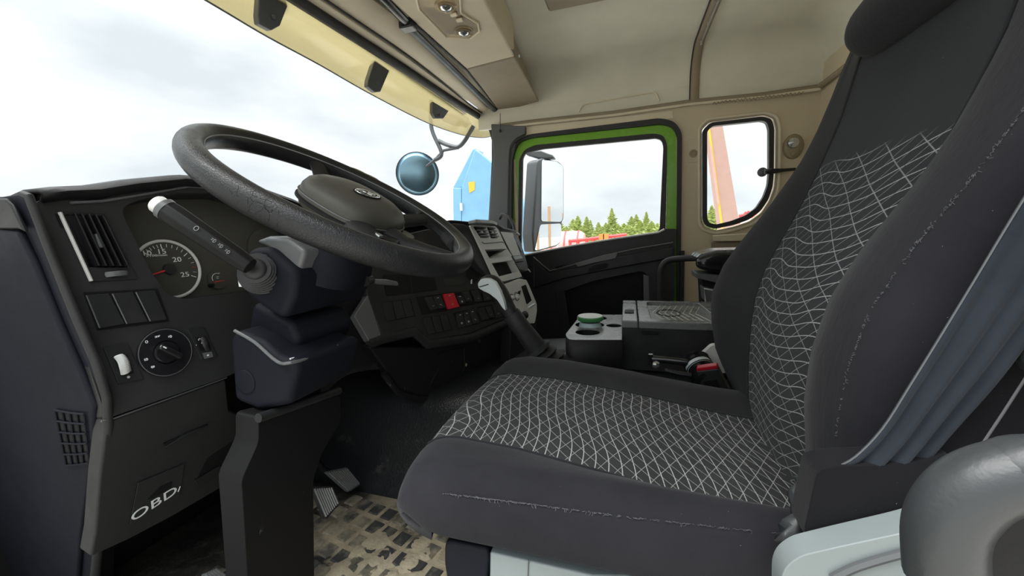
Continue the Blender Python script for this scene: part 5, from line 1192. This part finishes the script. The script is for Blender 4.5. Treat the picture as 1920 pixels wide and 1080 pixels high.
for px_, tp_, w_ in ((836, 365, .05), (838, 372, .03), (846, 380, .04), (829, 388, .03)):
    ym = {836: 40, 838: 46, 846: 37, 829: 52}[px_]; p = PY(px_, tp_, ym); o_ = ob('mast', join(tube([V((p.x, ym, ZG)), p], w_, 6), tube([p+V((-.5, 0, -.8)), p+V((.5, 0, -.8))], w_*.6, 4)), 'pale_building'); tag(o_, {836: 'tallest thin pale mast on the horizon left of the blue machine', 838: 'slender mast close beside the tallest pale mast on the horizon', 846: 'thin pale mast nearest to the blue machine', 829: 'leftmost and shortest of the thin pale masts on the horizon'}[px_], 'mast', 'masts on the horizon')
o_ = ob('low_building', plate([PY(a, b, 42) for a, b in [(820, 402), (846, 400), (852, 406), (852, 470), (820, 470)]], (0, 6, 0)), 'pale_building', bevel=.05); tag(o_, 'pale low building on the horizon left of the blue machine', 'building')
# round front mirror with its arm
rmn = thing('round_mirror', 'round blind spot mirror with its blue reflection painted in, hanging before the windshield', 'mirror', PY(830, 240, 2.3))
mc = PY(783, 326, 2.35); md = (-mc).normalized(); mr = .136
ob('mirror_shell', lathe(mc, md, [(0, -.05), (mr*.7, -.045), (mr, -.012), (mr*1.01, 0), (mr, .003), (mr*.99, .002), (0, .002)], 40), 'mirror_shell', rmn, smooth=True)
ob('mirror_glass', lathe(mc+md*.002, md, [(mr*.99, 0), (mr*.8, .008), (mr*.5, .015), (mr*.2, .0185), (0.001, .019)], 40), 'blue_reflection', rmn, smooth=True, ang=180, label='convex glass with the blue reflection in its colour')
def P23(a, b): return PY(a, b, 2.36)
ob('arm', tube(cat([P23(808, 188), P23(808, 228), P23(812, 250), P23(828, 288), P23(815, 300)], 6), .013, 8), 'mirror_shell', rmn, smooth=True)
ob('arm', tube(rc([P23(888, 236), P23(872, 264), P23(860, 277), P23(838, 272), P23(822, 264)], .03, 4, closed=False), .013, 8), 'mirror_shell', rmn, smooth=True)
ob('arm_joint', tube([P23(860, 277), P23(832, 282), P23(815, 300), P23(800, 312)], .009, 8), 'mirror_shell', rmn, smooth=True)
ob('mount_cover', lathe(PY(852, 222, 2.42), (.9, .1, -.35), [(0, -.10), (.035, -.08), (.045, 0), (.030, .09), (0, .12)], 18), 'mirror_shell', rmn, smooth=True)
# side mirror
sm_ = thing('side_mirror', 'tall grey passenger side mirror with two glasses outside the door', 'mirror', PY(1005, 470, 2.6))
ys = 2.6
FM = Fr(PY(1035, 360, ys), (.5, .86, 0), (0, 0, 1))
def mir(pts, nm): strip(FM, nm, pts, .004, 'mirror', sm_, off=.004, r=.02)
sh = [(1008, 300), (1018, 296), (1048, 302), (1058, 312), (1058, 410), (1054, 418), (1054, 452), (1045, 462), (1002, 474), (999, 440)]
ob('mirror_housing', plate(rc([FM.hit(*p) for p in sh], .02, 4), FM.n*-.10), 'mirror_shell', sm_, bevel=.012, seg=3)
mir([(1016, 299), (1044, 303), (1056, 312), (1056, 408), (1052, 416), (1015, 415)], 'upper_glass')
mir([(1013, 421), (1052, 419), (1053, 450), (1044, 459), (1003, 470)], 'lower_glass')
ob('mirror_arm', plate([PY(a, b, ys-.05) for a, b in [(984, 284), (1014, 282), (1036, 290), (1040, 297), (1010, 297), (986, 290)]], (0, .06, 0)), 'mirror_shell', sm_, bevel=.008)
ob('housing_flank', plate([PY(a, b, ys-.04) for a, b in [(1004, 305), (1016, 298), (1014, 470), (996, 478), (999, 440)]], (0, .04, 0)), 'mid_grey', sm_, bevel=.008)
# boom seen in the quarter window
bo_ = thing('crane_boom', 'faded salmon steel boom leaning across the quarter window', 'boom', V((1.5, 8, ZG)))
ob('boom_plate', plate([PY(a, b, 8) for a, b in [(1330, 237), (1355, 232), (1388, 425), (1395, 520), (1364, 520), (1354, 425)]], (0, .5, 0)), 'salmon', bo_, bevel=.02)
ob('boom_edge', plate([PY(a, b, 7.99) for a, b in [(1327, 236), (1331, 236), (1356, 425), (1364, 520), (1360, 520), (1352, 425)]], (0, .02, 0)), 'yellow', bo_, label='yellow and red flaked edge')
ob('red_flake', plate([PY(a, b, 7.97) for a, b in [(1331, 270), (1334, 275), (1344, 345), (1349, 385), (1345, 380), (1338, 330)]], (0, .02, 0)), 'pale_red', bo_)
# red tank trailer and frames
tk = thing('red_tank', 'pale red ribbed tank seen low beyond the door glass', 'tank', V((-1.4, 14, ZG)))
tcn = PY(1064, 468, 14); ob('tank_shell', lathe(tcn, (1, 0, 0), [(0, -1.2), (.55, -1.15), (.65, -1.0), (.65, .45), (.55, .6), (0, .65)], 28), 'pale_red', tk, smooth=True)
for k in range(7): ob('hoop', lathe(tcn+V((-.9+k*.22, 0, 0)), (1, 0, 0), [(.64, -.025), (.67, -.025), (.67, .025), (.64, .025)], 28), 'white_mark' if k % 2 else 'machine_red', tk, smooth=True)
fm = thing('red_steel_frame', 'long red steel frame lying beyond the door glass', 'frame', V((-1, 13, ZG)))
for a in ([(1072, 452), (1175, 440)], [(1075, 462), (1200, 446)], [(1066, 452), (1088, 450)], [(1180, 446), (1230, 440)]):
    ob('beam', tube([PY(a[0][0], a[0][1], 13), PY(a[1][0], a[1][1], 13)], .055, 6), 'machine_red', fm)
for x_ in (1069, 1084, 1100, 1112, 1125, 1140, 1155): ob('post', tube([PY(x_, 450-(x_-1070)*.1, 13), PY(x_, 480, 13)], .05, 6), 'machine_red', fm)
for x_ in (1128, 1136): ob('orange_block', box(PY(x_, 444, 12.8), (.16, .2, .18)), 'orange', fm)
rc_ = thing('red_scrap_frame', 'red steel lattice low in the quarter window right of the boom', 'frame', V((3, 14, ZG)))
for a, b in (((1386, 405), (1420, 398)), ((1388, 412), (1400, 398)), ((1400, 412), (1405, 396)), ((1410, 408), (1416, 392)), ((1380, 410), (1425, 404))): ob('beam', tube([PY(*a, 14), PY(*b, 14)], .05, 6), 'machine_red', rc_)
for a in ((1384, 410), (1420, 404)): q_ = PY(*a, 14); ob('post', tube([q_, V((q_.x, 14, ZG))], .06, 6), 'machine_red', rc_)
# things that stand behind the cab's right side, seen in the side mirror
tl = thing('timber_trailer', 'blue timber trailer with wooden stakes seen in the side mirror', 'trailer', V((7, 4.6, ZG)))
ob('bed', box((8.5, 4.9, -1.15), (7, 2.2, .5)), 'blue_paint', tl, bevel=.03)
for k in range(5):
    for sgn in (-1, 1): ob('stake', tube([V((5.6+k*1.4, 4.9+sgn*1.05, -1.3)), V((5.6+k*1.4, 4.9+sgn*1.05, .55+.3*(k % 2)))], .05, 6), 'wood', tl)
for k in range(4):
    for sgn in (-1, 1): ob('wheel', lathe(V((6+k*1.5, 4.9+sgn*.95, ZG+.5)), (0, 1, 0), [(0, -.15), (.45, -.15), (.5, -.1), (.5, .1), (.45, .15), (0, .15)], 18), 'rubber', tl)
yp = ob('yellow_post', tube([V((6.2, 3.2, ZG)), V((6.2, 3.2, 1.6))], .09, 8), 'yellow'); tag(yp, 'yellow post seen in the upper glass of the side mirror', 'post')
# trees
def tree(i, base, h, w, col_, label, sparse=1.0):
    t = thing('spruce', label, 'tree', base, 'young conifers along the yard edge')
    ob('trunk', tube([base, base+V((0, 0, h))], [.09, .012], 6), 'wood', t)
    vf = []
    n = int(230*sparse)
    for k in range(n):
        f = (k/n)**.85; z = h*(.06+.93*f); r_ = w*(1-f)**.8*random.uniform(.55, 1.1)+.05; a = k*2.399+random.random()*.4
        d = V((math.cos(a), math.sin(a), random.uniform(.15, .5))); p = base+V((0, 0, z)); q = p+d*r_; s_ = V((-math.sin(a), math.cos(a), 0))*(.10+.22*r_)
        m1 = p.lerp(q, .5)
        vf.append(([p, m1+s_, q, m1-s_, m1+V((0, 0, -.16*r_-.04))], [(0, 1, 2), (0, 2, 3), (0, 4, 1), (1, 4, 2), (2, 4, 3), (3, 4, 0)]))
    f_ = ob('foliage', join(*vf), 'needles', t); f_['kind'] = 'stuff'
tr_list = [(1074, 410, 46, 1.5), (1083, 404, 48, 1.2), (1100, 405, 52, .9), (1107, 412, 50, .8), (1122, 416, 52, .8), (1136, 417, 56, 1.2), (1147, 389, 52, 1.0), (1152, 412, 50, 1.4), (1170, 418, 56, 1.3), (1184, 405, 50, 1.2), (1193, 401, 54, 1.3), (1200, 412, 50, 1.2), (1212, 396, 55, 1.0), (1222, 414, 52, 1.2), (1233, 418, 55, 1.2), (1062, 424, 52, 1.0), (1092, 424, 50, .9), (1335, 384, 50, 1.2), (1346, 400, 54, 1.2), (1328, 402, 52, 1.1), (1322, 398, 56, 1.2), (1160, 421, 48, 1.2), (1129, 424, 60, 1.3), (1178, 421, 60, 1.3), (1245, 412, 58, 1.2), (1050, 415, 55, 1.2)]
ordn = 'first second third fourth fifth sixth seventh eighth ninth tenth eleventh twelfth thirteenth fourteenth fifteenth sixteenth seventeenth eighteenth nineteenth twentieth twenty-first twenty-second twenty-third twenty-fourth'.split()
tr_list.sort()
nd = nq = 0
for i, (px_, py_, d_, w_) in enumerate(tr_list):
    d_ = 42+((i*3) % 7)*5; p = PY(px_, py_, d_)
    if px_ > 1300: lab = ordn[nq]+' spruce from the left in the quarter window, beside the boom'; nq += 1
    else:
        lab = ordn[nd]+' young conifer from the left in the row beyond the door glass'
        if (px_, py_) == (1147, 389): lab = 'tall narrow spruce, the highest in the row beyond the door glass'
        nd += 1
    tree(i, V((p.x, d_, ZG)), p.z-ZG, w_*1.6, None, lab)
